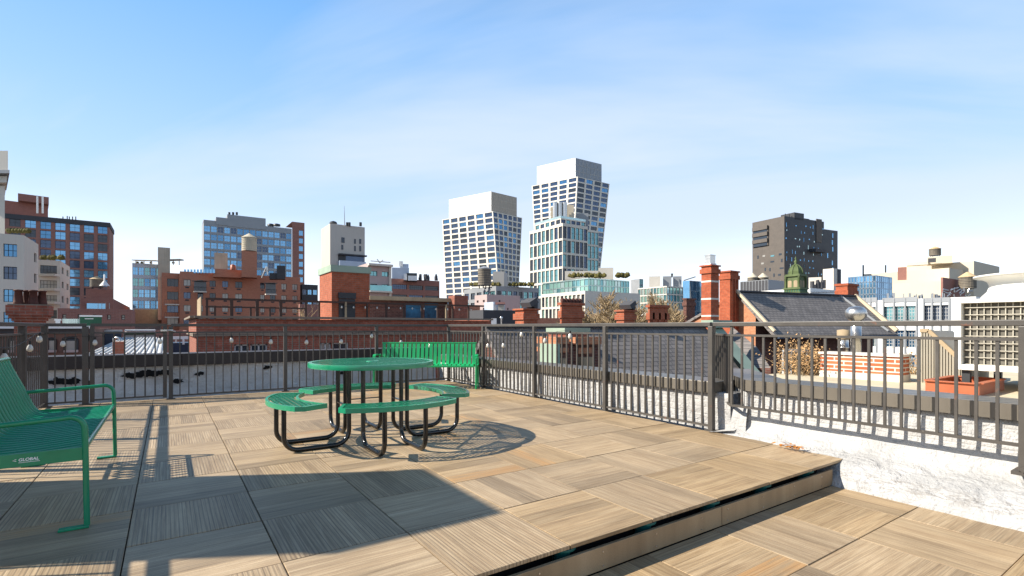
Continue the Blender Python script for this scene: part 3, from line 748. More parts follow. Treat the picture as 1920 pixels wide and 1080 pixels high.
# ================================================================ CITY
class Bld:
    """one building: wall mesh, windows as parts, extras"""
    def __init__(s, name, label, cat, loc, wall, roof, frame, panes, group=None):
        s.t = thing(name, label, cat, loc, group); s.wall, s.roof, s.frame = wall, roof, frame
        s.panes = panes if isinstance(panes, list) else [panes]
        s.mb = MB(); s.win = []; s.extra = {}
    def quad(s, a, b, c, d, mi=0): s.mb.face([a, b, c, d], mi)
    def face(s, p00, p10, p11, p01, nc=0, nr=0, ins=(.18, .18, .2, .15), depth=.25, mull=(1, 1), skip=None, z0=None, z1=None, mi=0, pane=None, ac=False, fw=.06, cols=None, sill=None):
        """bilinear facade seen from outside: p00 left-bottom, p10 right-bottom, p11 right-top, p01 left-top"""
        p00, p10, p11, p01 = map(Vector, (p00, p10, p11, p01))
        if not nc: s.quad(p00, p10, p11, p01, mi); return
        H = (p01 - p00).z
        f0 = 0 if z0 is None else (z0 - p00.z) / H; f1 = 1 if z1 is None else (z1 - p00.z) / H
        B = lambda a, b: (p00 * (1 - a) + p10 * a) * (1 - b) + (p01 * (1 - a) + p11 * a) * b
        if f0 > 0: s.quad(B(0, 0), B(1, 0), B(1, f0), B(0, f0), mi)
        if f1 < 1: s.quad(B(0, f1), B(1, f1), B(1, 1), B(0, 1), mi)
        nrm = (p10 - p00).cross(p01 - p00).normalized()
        cb = cols or [i / nc for i in range(nc + 1)]
        for i in range(len(cb) - 1):
            for j in range(nr):
                a0, a1 = cb[i], cb[i + 1]; b0_, b1_ = f0 + (f1 - f0) * j / nr, f0 + (f1 - f0) * (j + 1) / nr
                if skip and skip(i, j): s.quad(B(a0, b0_), B(a1, b0_), B(a1, b1_), B(a0, b1_), mi); continue
                x0, x1 = a0 + (a1 - a0) * ins[0], a1 - (a1 - a0) * ins[1]; y0, y1 = b0_ + (b1_ - b0_) * ins[2], b1_ - (b1_ - b0_) * ins[3]
                O = [B(a0, b0_), B(a1, b0_), B(a1, b1_), B(a0, b1_)]; I = [B(x0, y0), B(x1, y0), B(x1, y1), B(x0, y1)]
                D = [q - nrm * depth for q in I]
                for k in range(4):
                    k2 = (k + 1) % 4
                    s.quad(O[k], O[k2], I[k2], I[k], mi); s.quad(I[k], I[k2], D[k2], D[k], mi)
                w = MB(); pm_ = s.panes.index(pane) if pane in s.panes else RD.randrange(len(s.panes))
                w.face(D, 1 + pm_)
                e1 = (D[1] - D[0]); e2 = (D[3] - D[0]); W, Hh = e1.length, e2.length; e1n, e2n = e1 / W, e2 / Hh; ft = fw
                up_n = nrm * .02
                def strip(a, b, wd): 
                    dd = (b - a).normalized(); sd = dd.cross(nrm).normalized() * wd / 2
                    w.obox((a + b) / 2 + nrm * .02, (b - a) / 2, sd, nrm * .018, 0)
                for k in range(4): strip(D[k], D[(k + 1) % 4], ft * 2)
                for m_ in range(1, mull[0] + 1): q = m_ / (mull[0] + 1); strip(D[0] + e1 * q, D[3] + (D[2] - D[3]) * q, ft)
                for m_ in range(1, mull[1] + 1): q = m_ / (mull[1] + 1); strip(D[0] + e2 * q, D[1] + (D[2] - D[1]) * q, ft)
                if ac:
                    c = (D[0] + D[1]) / 2 + nrm * (depth + .02) - e2n * .35; w.obox(c, e1 * .28, e2n * .16, nrm * .03, 0)
                if sill:
                    w.obox((I[0] + I[1]) / 2 - e2n * .06, e1 * .54, e2n * .06, nrm * .06, 0)
                s.win.append((W * Hh / max(1, dep(D[0].x, D[0].y)) ** 2 * (0.2 + abs(nrm.dot(Vector((SN, CS, 0))))), w))
    def part(s, name, mb, mat, parent=None): return mb.build(name, mat, parent or s.t)
    def done(s, name='window', wallname='wall'):
        wall = s.mb.build(wallname, [s.wall, s.roof], s.t)
        mats = [s.frame] + s.panes
        s.win.sort(key=lambda q: -q[0])
        for _, w in s.win[:100]: w.build(name, mats, s.t)
        if len(s.win) > 100:
            big = MB()
            for _, w in s.win[100:]:
                n = len(big.v); big.v += w.v; big.f += [tuple(i + n for i in f) for f in w.f]; big.m += w.m; big.sm += w.sm
            o = big.build(name, mats, s.t); o['kind'] = 'stuff'
        return s.t
def vz(p, z): return Vector((p[0], p[1], z))
def solve_along(C, d, px):                    # distance from C along horizontal unit d to sight line px
    t = (px - 960) / F
    X, Y = C.x * CS - C.y * SN, C.x * SN + C.y * CS; dX, dY = d.x * CS - d.y * SN, d.x * SN + d.y * CS
    return (t * Y - X) / (dX - t * dY)
EU, EV = Vector((1, 0, 0)), Vector((0, 1, 0))
def foot(corner, xl, xr, D, deep=None, left=False, rot=0):
    """corner (px,py): near corner at depth D. Returns A(left),C(corner),B(right) top points and far point"""
    C = P(corner[0], corner[1], D)
    r = Matrix.Rotation(math.radians(rot), 3, 'Z'); eu, ev = r @ EU, r @ EV
    if left: A = C - eu * solve_along(C, -eu, xl); B = C + ev * (solve_along(C, ev, xr) if xr is not None else deep)
    else: A = C + ev * (solve_along(C, ev, xl) if xl is not None else deep); B = C + eu * solve_along(C, eu, xr)
    return A, C, B, A + B - C
def simple(name, label, cat, corner, xl, xr, D, wall, roof='grey_roof', frame='frame_dark', panes=('glass_dark',), L=None, Rt=None, zb=GZ, left=False, rot=0, deep=12, group=None, parapet=.5, fin=True):
    A, C, B, E_ = foot(corner, xl, xr, D, deep, left, rot); zt = C.z
    b = Bld(name, label, cat, (C.x, C.y, zb), M[wall], M[roof], M[frame], [M[q] for q in panes], group)
    if L and 'nc' in L or not L: pass
    b.face(vz(A, zb), vz(C, zb), vz(C, zt), vz(A, zt), **(L or {})); b.face(vz(C, zb), vz(B, zb), vz(B, zt), vz(C, zt), **(Rt or {}))
    b.quad(vz(B, zb), vz(E_, zb), vz(E_, zt), vz(B, zt)); b.quad(vz(E_, zb), vz(A, zb), vz(A, zt), vz(E_, zt))
    rz = zt - parapet
    b.mb.face([vz(A, rz), vz(C, rz), vz(B, rz), vz(E_, rz)], 1)
    for p, q in ((A, C), (C, B), (B, E_), (E_, A)):          # inner face and top of the parapet
        p, q = vz(p, zt), vz(q, zt); ctr = vz((A + B) / 2, zt); w = .25
        pi, qi = p + (ctr - p).normalized() * w * 1.4, q + (ctr - q).normalized() * w * 1.4
        b.mb.face([p, q, qi, pi]); b.mb.face([pi, qi, vz(qi, rz), vz(pi, rz)])
    b.A, b.C, b.B, b.E = A, C, B, E_; b.zt = zt
    if fin: b.done()
    return b
def pxbox(mb, x0, x1, y0, y1, D, deep, mi=0, rot=0):       # block seen head-on at depth D (grid-aligned faces), extents in pixels at its near corner
    a, b = P(x0, y1, D), P(x1, y0, D); c = (a + b) / 2; w = (b - a); hw = math.hypot(w.x, w.y) / 2
    f_ = Vector((c.x, c.y, 0)).normalized(); e = Vector((f_.y, -f_.x, 0)); hw *= abs(e.dot(Vector((CS, -SN, 0))))
    mb.obox(c + f_ * deep / 2, e * hw, f_ * deep / 2, UP * abs(w.z) / 2, mi)
def water_tank(label, px0, px1, ytop, ybot, D, mat='wood_tank', legs=0, cone=.22, group='rooftop water tanks', conem='tank_cone'):
    c = P((px0 + px1) / 2, ybot, D); r = (px1 - px0) / 2 * D / F; h = (ybot - ytop) * D / F
    t = thing('water_tank', label, 'water tank', (c.x, c.y, c.z), group); c = Vector(c)
    hc = h * cone; z0 = legs; z1 = h - hc
    mb = MB(); mb.lathe(c, [(r * 1.0, z0), (r * .97, z1)], 20, 0, False); tk = mb.build('tank', M[mat], t)
    mb = MB()
    for k in range(1, 7):
        z = z0 + (z1 - z0) * k / 7; mb.lathe(c, [(r * 1.0, z - h * .008), (r * 1.025, z - h * .008), (r * 1.025, z + h * .008), (r * 1.0, z + h * .008)], 20, cap=False)
    mb.build('hoop', M['frame_dark'] if mat == 'wood_tank' else M['tank_pale'], tk)
    mb = MB(); mb.lathe(c, [(r * 1.06, z1 - .02 * h), (r * 1.06, z1), (r * .12, h), (.0, h)], 20, 0, False); mb.build('roof', M[conem], t)
    if legs:
        for k in range(4):
            a = math.pi / 4 + k * math.pi / 2; q = c + Vector((math.cos(a), math.sin(a), 0)) * r * .8
            mb = MB(); mb.bar(q, q + UP * legs, r * .12, r * .12); mb.build('leg', M['frame_dark'], t)
        mb = MB(); mb.lathe(c, [(r * 1.02, legs - .1), (r * 1.02, legs)], 12); mb.build('platform', M['frame_dark'], t)
    return t

# ---- ground far below
mb = MB(); mb.box(-3000, 3000, -3000, 3000, GZ - 1, GZ); struct(mb.build('ground', M['street']))

# ---- our own building under the deck and the neighbour's roof
mb = MB(); mb.box(-7, 5.0, -6, 10.3, GZ, -.5); struct(mb.build('building_base', M['brick_dark']))
mb = MB(); mb.prism([(5.2, -6), (14, -6), (14, 1.5), (12.0, 4.65), (8.2, 4.65), (6.35, 3.7), (5.25, 2.7)], GZ, .30, 0, 1); struct(mb.build('neighbour_roof', [M['brick_dark'], M['cream_roof']]))

# ---- stair bulkhead outside the frame at the left: throws the big shadow on the deck
hs = 3.4
u_hi = 1.635 - 1.20 * hs; v_hi = 2.52 + .64 * hs
t = thing('brick_bulkhead', 'tall brick bulkhead left of the deck that shades the bench', 'bulkhead', (u_hi - .46, v_hi + .55, -.3))
mb = MB(); mb.box(u_hi - .93, u_hi, v_hi, v_hi + 1.09, -.3, hs - .12); mb.build('wall', M['brick_near'], t)
mb = MB(); mb.box(u_hi - .95, u_hi + .02, v_hi - .02, v_hi + 1.11, hs - .12, hs); mb.build('coping', M['coping'], t, .01)

# ================================================= far left group
# tall grey tower at the very edge
C0 = P(8, 385, 90); t = thing('apartment_tower', 'pale grey stone tower top with projecting cornice cut off by the left edge', 'tower', (C0.x, C0.y, GZ))
mb = MB()
A1 = P(-120, 330, 90); 
mb.prism([P(-90, 0, 90).xy, P(9, 0, 90).xy, P(5, 0, 97).xy, P(-90, 0, 97).xy], GZ, P(0, 348, 90).z); mb.build('wall', M['pale'], t)
mb = MB(); mb.prism([P(-90, 0, 89).xy, P(13, 0, 89).xy, P(9, 0, 98).xy, P(-90, 0, 98).xy], P(0, 345, 90).z, P(0, 333, 90).z); mb.build('bracket_band', M['pale'], t)
mb = MB(); mb.prism([P(-90, 0, 88).xy, P(18, 0, 88).xy, P(12, 0, 99).xy, P(-90, 0, 99).xy], P(0, 331, 90).z, P(0, 325, 90).z); mb.build('cornice', M['grey_panel'], t)
mb = MB(); mb.prism([P(-90, 0, 88.5).xy, P(15, 0, 88.5).xy, P(11, 0, 98).xy, P(-90, 0, 98).xy], P(0, 325, 90).z, P(0, 288, 90).z); mb.build('attic', M['pale'], t)

# brown brick slab with blue windows
D = 170
b = simple('apartment_block', 'large brown brick apartment block with columns of blue windows and a dark roof band', 'apartment block', (205, 420), -80, 213, D, 'brick_brown', 'dark_roof', 'frame_dark', ('glass_blue', 'glass_navy', 'glass_sky', 'glass_dark'), left=True,
           L=dict(nc=10, nr=13, ins=(.14, .14, .1, .08), z0=P(0, 640, D).z, z1=P(0, 424, D).z, mull=(1, 1), depth=.3, fw=.07), fin=False)
mb = MB(); A, C, B = b.A, b.C, b.B
for p, q in ((A, C), (C, B)): 
    d = (q - p).normalized(); n = Vector((d.y, -d.x, 0)); mb.obox((p + q) / 2 + n * .1 - UP * .35, (q - p) / 2 + d * .1, n * .12, UP * .75)
b.part('roof_band', mb, M['charcoal'])
mb = MB(); pxbox(mb, -30, 92, 378, 420, D + 8, 14); b.part('penthouse', mb, M['brick_brown']); mb = MB(); pxbox(mb, 34, 92, 366, 379, D + 9, 10); b.part('penthouse', mb, M['brick_brown'])
mb = MB()
for x in (70, 80): mb.tube([P(x, 400, D + 7), P(x, 368, D + 7)], .28, 8)
mb.tube([P(39, 372, D + 8), P(39, 364, D + 8)], .45, 8); b.part('flue', mb, M['steel'])
mb = MB()
for x in (118, 126, 130, 136, 142): mb.tube([P(x, 412, D + 2), P(x, 405 + (x % 3), D + 2)], .15, 5)
b.part('antenna', mb, M['frame_dark']); b.done()

# cream building
D = 75
b = simple('cream_building', 'cream rendered building with wide dark windows at the left edge', 'building', (45, 441), -90, 72, D, 'cream', 'grey_roof', 'frame_dark', ('glass_blue', 'glass_navy'), left=True,
           L=dict(nc=2, nr=5, cols=[0, .33, .66, 1], ins=(.12, .3, .22, .22), z0=P(0, 660, D).z, z1=P(0, 450, D).z, mull=(2, 1), depth=.3, fw=.07),
           Rt=dict(nc=1, nr=5, ins=(.68, .14, .25, .3), z0=P(0, 660, D).z, z1=P(0, 450, D).z, mull=(0, 1), depth=.25), fin=False)
mb = MB()
for k in range(14): x = RD.uniform(2, 60); mb.lathe(P(x, 438, D + 3), [(.0, 0), (RD.uniform(.2, .45), .25), (.3, .6), (0, .9)], 6)
b.part('planter', mb, M['hedge']); b.done()
# white stepped building
D = 105
b = simple('white_building', 'white building with rounded balconies and greenish ribbon windows beside the cream one', 'building', (113, 489), 60, 131, D, 'cream', 'grey_roof', 'frame_dark', ('glass_green', 'glass_curtain', 'glass_dark'), left=True,
           L=dict(nc=1, nr=5, ins=(.28, .12, .2, .25), z0=P(0, 630, D).z, z1=P(0, 492, D).z, mull=(4, 1), depth=.35, fw=.06),
           Rt=dict(nc=2, nr=5, ins=(.3, .3, .3, .25), z0=P(0, 630, D).z, z1=P(0, 492, D).z, mull=(0, 1), depth=.25), fin=False)
mb = MB()
for y in (516, 543, 568):
    q = P(75, y, D - 1.2); r = P(108, y, D - 1.2); mb.bar(q, r, 1.4, .5)
b.part('balcony', mb, M['cream'])
mb = MB()
for k in range(18): mb.lathe(P(RD.uniform(76, 118), 488, D + 2), [(.0, 0), (RD.uniform(.3, .6), .3), (.4, .8), (0, 1.2)], 6)
b.part('planter', mb, M['hedge']); b.done()

# low brick building with skylight, water tank, steeple vent
D = 88
b = simple('brick_building', 'low dark brick building with blue skylight strip below the brown apartment block', 'building', (212, 560), 152, 244, D, 'brick_brown', 'dark_roof', left=True, deep=14, fin=False)
mb = MB(); pxbox(mb, 161, 212, 542, 562, D + 2, 5); b.part('penthouse', mb, M['brick_brown'])
mb = MB(); pxbox(mb, 163, 205, 569, 579, D - 1.2, 1.0); sk = b.part('skylight', mb, M['glass_sky'])
mb = MB()
for x in range(163, 207, 7): pxbox(mb, x - .5, x + .5, 568, 579, D - 1.3, .1)
b.part('glazing_bar', mb, M['frame_light'], sk)
mb = MB(); mb.lathe(P(196, 536, D + 2), [(.75, 0), (.2, .8), (.12, .9), (.12, 2.0), (0, 2.05)], 10); b.part('white_vent', mb, M['white_paint'])
b.done()
water_tank('wooden water tank with tan cone on the low dark brick building', 171, 191, 518, 543, D + 4, legs=.5)
b = simple('brick_building', 'long low reddish brick wall building behind the white skylit roofs', 'building', (246, 580), 108, None, 66, 'brick_brown', 'dark_roof', left=True, deep=10, L=dict(nc=5, nr=1, ins=(.3, .45, .3, .3), z0=P(0, 606, 66).z, z1=P(0, 584, 66).z, mull=(0, 1)), panes=('glass_curtain', 'glass_dark'))

# blue-grey glass building with concrete stack
D = 126
b = simple('glass_building', 'grey and blue glass building with a bare concrete stack and roof pergola', 'building', (248, 493), None, 303, D, 'blue_white', 'grey_roof', 'frame_light', ('glass_blue', 'glass_sky', 'glass_teal', 'glass_navy'), deep=10,
           Rt=dict(nc=5, nr=4, ins=(.06, .06, .1, .2), z0=P(0, 580, D).z, z1=P(0, 496, D).z, mull=(1, 1), depth=.2, fw=.06), fin=False)
mb = MB(); pxbox(mb, 296, 319, 464, 600, D - .5, 6); b.part('stack', mb, M['concrete'])
mb = MB()
mb.bar(P(251, 488, D + 1), P(296, 489, D + 1), 1.5, .16); mb.bar(P(312, 488, D + 1), P(341, 487, D + 1), 1.5, .3)
for x in (255, 270, 284, 325, 336): mb.bar(P(x, 497, D - 1), P(x, 489, D - 1), .2, .2)
b.part('pergola', mb, M['concrete'])
mb = MB()
for x in (258, 266, 283, 325): mb.lathe(P(x, 495, D + 2), [(0, 0), (.35, .2), (.25, .5), (0, .7)], 6)
b.part('planter', mb, M['hedge'])
mb = MB(); pxbox(mb, 252, 303, 580, 608, D - .4, .5); b.part('timber_base', mb, M['tan_wood']); b.done()

# red brick apartment house with balconies
D = 118
zt = P(0, 509, D).z
b = simple('apartment_house', 'long red brick apartment house with small windows, air conditioners and balconies', 'apartment house', (303, 511), None, 337, D, 'brick_apt', 'dark_roof', 'frame_dark', ('glass_dark', 'glass_curtain', 'glass_navy', 'glass_curtain'), deep=12,
           Rt=dict(nc=1, nr=4, ins=(.3, .08, .25, .15), z0=P(0, 616, D).z, z1=P(0, 518, D).z, mull=(2, 0), depth=.5, fw=.05), fin=False)
Cc = P(337, 511.5, D - .6); Bb = Cc + EU * solve_along(Cc, EU, 563); Cc = vz(Cc, zt); Bb = vz(Bb, zt)
cw = [0, .055, .125, .175, .245, .34, .385, .43, .50, .55, .60, .665, .74, .83, .92, 1]
cols = [0, .07, .15, .26, .33, .47, .60, .68, .75, .86, .94, 1]
b.face(vz(Cc, GZ), vz(Bb, GZ), Bb, Cc, nc=8, nr=5, cols=[0, .11, .2, .30, .40, .52, .62, .7, .8, .9, 1], ins=(.26, .26, .34, .16), z0=P(0, 640, D).z, z1=P(0, 520, D).z, mull=(1, 0), depth=.25, ac=True, fw=.06, skip=lambda i, j: (i in (5,)) or (i == 4 and j % 2 == 0 and False))
dn_ = vz(Bb, 0) + EV * 14; b.quad(vz(Bb, GZ), vz(dn_, GZ), vz(dn_, zt), Bb); b.mb.face([vz(Cc, zt - .4), vz(Bb, zt - .4), vz(dn_, zt - .4), vz(Cc + EV * 14, zt - .4)], 1)
b.quad(vz(Cc, GZ) + EV * .6, vz(Cc, GZ), vz(Cc, zt), vz(Cc, zt) + EV * .6)
for (x0, x1, y) in ((309, 336, 571), (309, 336, 595), (363, 388, 547), (497, 519, 552)):
    mb = MB(); q, r = P(x0, y, D - .9), P(x1, y, D - .9); n = Vector((0, -1, 0)); r.y = q.y
    mb.obox((q + r) / 2 - EV * .5, (r - q) / 2, EV * .8, UP * .14); ba = b.part('balcony', mb, M['cream'])
    mb = MB(); L_ = (r - q).length
    for k in range(int(L_ / .3) + 1): p0 = q + (r - q) * (k * .3 / L_) - EV * 1.25; mb.bar(p0, p0 + UP * 1.1, .05, .05)
    mb.bar(q - EV * 1.25 + UP * 1.1, r - EV * 1.25 + UP * 1.1, .07, .07); b.part('railing', mb, M['frame_dark'], ba)
for (x0, x1, y0, y1) in ((364, 387, 528, 546), (498, 517, 532, 551)):
    mb = MB(); pxbox(mb, x0, x1, y0, y1, D - 1.0, .4, rot=0); b.part('balcony_door', mb, M['glass_dark'])
    mb = MB(); q, r = P(x0 - 1, y0 - 1, D - 1.6), P(x1 + 1, y0 - 1, D - 1.6); mb.bar(q, r, 1.2, .15); b.part('awning', mb, M['frame_dark'])
mb = MB(); pxbox(mb, 400, 456, 505, 520, D + 3, 6); b.part('penthouse', mb, M['brick_apt'])
mb = MB(); pxbox(mb, 453, 482, 471, 520, D + 3, 4); tb = b.part('tank_tower', mb, M['brick_apt'])
mb = MB(); pxbox(mb, 402, 427, 474, 506, D + 6, 4); b.part('concrete_stack', mb, M['concrete'])
mb = MB(); pxbox(mb, 519, 535, 498, 523, D + 2, 3); pxbox(mb, 505, 520, 512, 523, D + 2, 3); b.part('black_plant_box', mb, M['black_panel'])
mb = MB(); mb.lathe(P(437, 506, D + 2), [(.6, 0), (.55, 1.1), (.15, 1.3)], 10); b.part('clay_vent', mb, M['orange_steel'])
mb = MB()
for a, c in (((491, 521), (500, 500)), ((500, 500), (502, 515)), ((495, 510), (503, 508))): mb.tube([P(*a, D + 1), P(*c, D + 1)], .18, 6)
b.part('duct', mb, M['steel'])
mb = MB()
for x in range(345, 402, 6): pxbox(mb, x, x + 4, 505, 512, D + 1, .3)
b.part('glass_parapet', mb, M['glass_sky']); b.done()
water_tank('pale wooden water tank on a square brick tower above the red apartment house', 454.5, 480.5, 438, 471, D + 4.5, mat='tank_pale', conem='tank_pale', cone=.24)

# blue glass slab with brown end
D = 215
b = simple('glass_slab', 'wide blue glass slab with stepped grey roof screen and brown brick right end', 'tower', (382, 412), None, 547, D, 'grey_panel', 'grey_roof', 'frame_light', ('glass_blue', 'glass_sky', 'glass_blue', 'glass_sky', 'glass_navy'), deep=16,
           Rt=dict(nc=14, nr=11, ins=(.05, .05, .06, .22), z0=P(0, 590, D).z, z1=P(0, 419, D).z, mull=(1, 1), depth=.3, fw=.09), fin=False)
Bk = b.B + EU * .1 - EV * .3; Bk2 = Bk + EU * solve_along(Bk, EU, 571); zt = P(0, 424, D + 30).z
mb = MB()
Eb = Bk2 + EV * 16
wl = Bld.face
b2 = MB(); ns = 11
b.panes.append(M['glass_sky'])
b.face(vz(Bk, GZ), vz(Bk2, GZ), vz(Bk2, zt), vz(Bk, zt), nc=1, nr=11, ins=(.55, .12, .15, .2), z0=P(0, 590, D + 25).z, z1=P(0, 432, D + 25).z, mull=(1, 0), depth=.25, mi=2, pane=b.panes[1])
b.quad(vz(Bk2, GZ), vz(Eb, GZ), vz(Eb, zt), vz(Bk2, zt), 2); b.mb.face([vz(Bk, zt), vz(Bk2, zt), vz(Eb, zt), vz(Bk, zt) + EV * 16], 2)
sx = lambda x, y0, y1, d0: pxbox(mb, x[0], x[1], y0, y1, d0, 8)
mb = MB()
def face_on(b, x0, x1, y0, y1, off, thick, D):      # box lying on the right-hand (-v) face plane of b
    p, q = b.C + EU * solve_along(b.C, EU, x0), b.C + EU * solve_along(b.C, EU, x1)
    dd = dep(p.x, p.y); z1, z0 = CH - (y0 - HY) / F * dd, CH - (y1 - HY) / F * dd
    mb.box(p.x, q.x, p.y - off, p.y - off + thick, z0, z1)
face_on(b, 405, 426, 407, 421, .3, 8, D); face_on(b, 426, 498, 402, 424, .3, 8, D); b.part('roof_screen', mb, M['grey_panel'])
mb = MB(); face_on(b, 382, 405, 411, 417, -1, 8, D); b.part('brown_parapet', mb, M['brick_brown'])
mb = MB()
for x in (430, 437, 444): mb.tube([P(x, 403, D + 14), P(x, 398, D + 14)], .5, 6)
for x in (508, 519): mb.lathe(P(x, 424, D + 28), [(1.6, 0), (1.6, .9), (0, 1.3)], 8)
b.part('roof_vent', mb, M['frame_dark'])
wall_o = None
# inner darker bays of the slab
mb = MB()
b.wallmats = True
wall = b.mb.build('wall', [b.wall, b.roof, M['brick_brown']], b.t); b.mb = MB(); b.mb.face([vz(b.C, GZ), vz(b.C, GZ) + EU * .1, vz(b.C, GZ) + EU * .1 + EV * .1])
b.done(wallname='footing')

# beige tower with slot windows and balcony
D = 150
b = simple('beige_tower', 'beige tower block with slot windows and one roof mast above the brick bulkhead', 'tower', (619, 419), 602, 684, D, 'tower_beige', 'grey_roof', 'frame_dark', ('glass_dark',), fin=False)
def window_on(b, x0, x1, y0, y1, name='window', mat='glass_dark', th=.12, frame=None, off=.03):
    p, q = b.C + EU * solve_along(b.C, EU, x0), b.C + EU * solve_along(b.C, EU, x1)
    dd = dep(p.x, p.y); z1, z0 = CH - (y0 - HY) / F * dd, CH - (y1 - HY) / F * dd
    mb = MB(); mb.box(p.x, q.x, p.y - th, p.y + off, z0, z1); o = b.part(name, mb, M[mat]); return o
for x0, x1, y0, y1 in ((640, 646, 445, 455), (640, 643.5, 459, 468), (664, 667, 448, 457), (673.5, 677, 448, 457), (664, 667, 461, 471), (673.5, 677, 461, 471)): window_on(b, x0, x1, y0, y1)
window_on(b, 634, 648, 478, 489, 'terrace_door', 'black_panel', .2); window_on(b, 648, 682, 478, 489, 'terrace_glazing', 'glass_navy', .2); window_on(b, 634, 686, 475.5, 478, 'canopy', 'charcoal', 1.2)
window_on(b, 634, 683, 489, 499, 'balustrade', 'blue_white', 1.6)
mb = MB(); mb.tube([P(646, 424, D + 2), P(645.5, 386, D + 2)], [.15, .05], 5); b.part('mast', mb, M['frame_light'])
mb = MB(); mb.lathe(P(625, 419, D + 3), [(1.2, 0), (.9, .5), (0, .8)], 10)
for x in (651, 655, 676): mb.tube([P(x, 424, D + 3), P(x, 417, D + 3)], .4, 6)
b.part('roof_vent', mb, M['frame_dark']); b.done()
# dark buildings peeping between
simple('dark_building', 'small dark glass building seen between red apartments and brick bulkhead', 'building', (566, 533), None, 596, 135, 'black_panel', panes=('glass_sky', 'glass_navy'), frame='frame_light', deep=8, Rt=dict(nc=3, nr=4, ins=(.1, .15, .2, .35), z0=P(0, 620, 135).z, z1=P(0, 535, 135).z, mull=(1, 0)))
b = simple('pale_building', 'pinkish white apartment building with balcony beside the brick bulkhead', 'building', (690, 493), None, 733, 100, 'pink', 'grey_roof', 'frame_dark', ('glass_teal', 'glass_dark'), deep=10,
       Rt=dict(nc=2, nr=3, ins=(.2, .2, .28, .35), z0=P(0, 572, 100).z, z1=P(0, 499, 100).z, mull=(1, 0), depth=.3), fin=False)
window_on(b, 689, 734, 494, 498, 'roof_slab', 'cream', .9); window_on(b, 691, 731, 535, 545, 'balustrade', 'glass_teal', 1.1); window_on(b, 690, 732, 545, 548, 'balcony', 'cream', 1.2); window_on(b, 729, 733, 496, 572, 'party_wall', 'cream', .3)
mb = MB()
for a, c in (((695, 489), (732, 492)), ((707, 486), (712, 493)), ((718, 487), (712, 493))): mb.tube([P(*a, 98), P(*c, 98)], .1, 5)
b.part('roof_pipe', mb, M['frame_light']); b.done()
D = 125
b = simple('loft_building', 'dark brown loft building with ribbon windows and grey roof plant', 'building', (734, 522), None, 824, D, 'brick_brown', 'dark_roof', 'frame_dark', ('glass_pale', 'glass_dark', 'glass_navy'), deep=14,
       Rt=dict(nc=3, nr=3, ins=(.06, .06, .3, .25), z0=P(0, 585, D).z, z1=P(0, 528, D).z, mull=(6, 1), depth=.3, fw=.05), fin=False)
mb = MB(); pxbox(mb, 735, 767, 502, 523, D + 3, 6); pxbox(mb, 750, 766, 495, 505, D + 4, 4); b.part('roof_plant', mb, M['blue_white'])
mb = MB(); pxbox(mb, 762, 782, 512, 527, D + 1, 4); b.part('dark_plant', mb, M['frame_dark']); mb = MB(); pxbox(mb, 757, 763, 513, 525, D, 2); pxbox(mb, 765, 782, 517, 526, D, 1); b.part('white_plant', mb, M['white_paint'])
for k in range(14): x = RD.uniform(784, 820); mb = MB(); mb.lathe(P(x, 526, D + 2), [(RD.uniform(.2, .5), 0), (RD.uniform(.2, .5), RD.uniform(.4, 1.6)), (.0, 1.7)], 6); b.part('roof_vent', mb, M['charcoal'])
mb = MB(); mb.tube([P(752, 500, D + 3), P(752, 490, D + 3)], .5, 8); b.part('flue', mb, M['steel']); b.done()
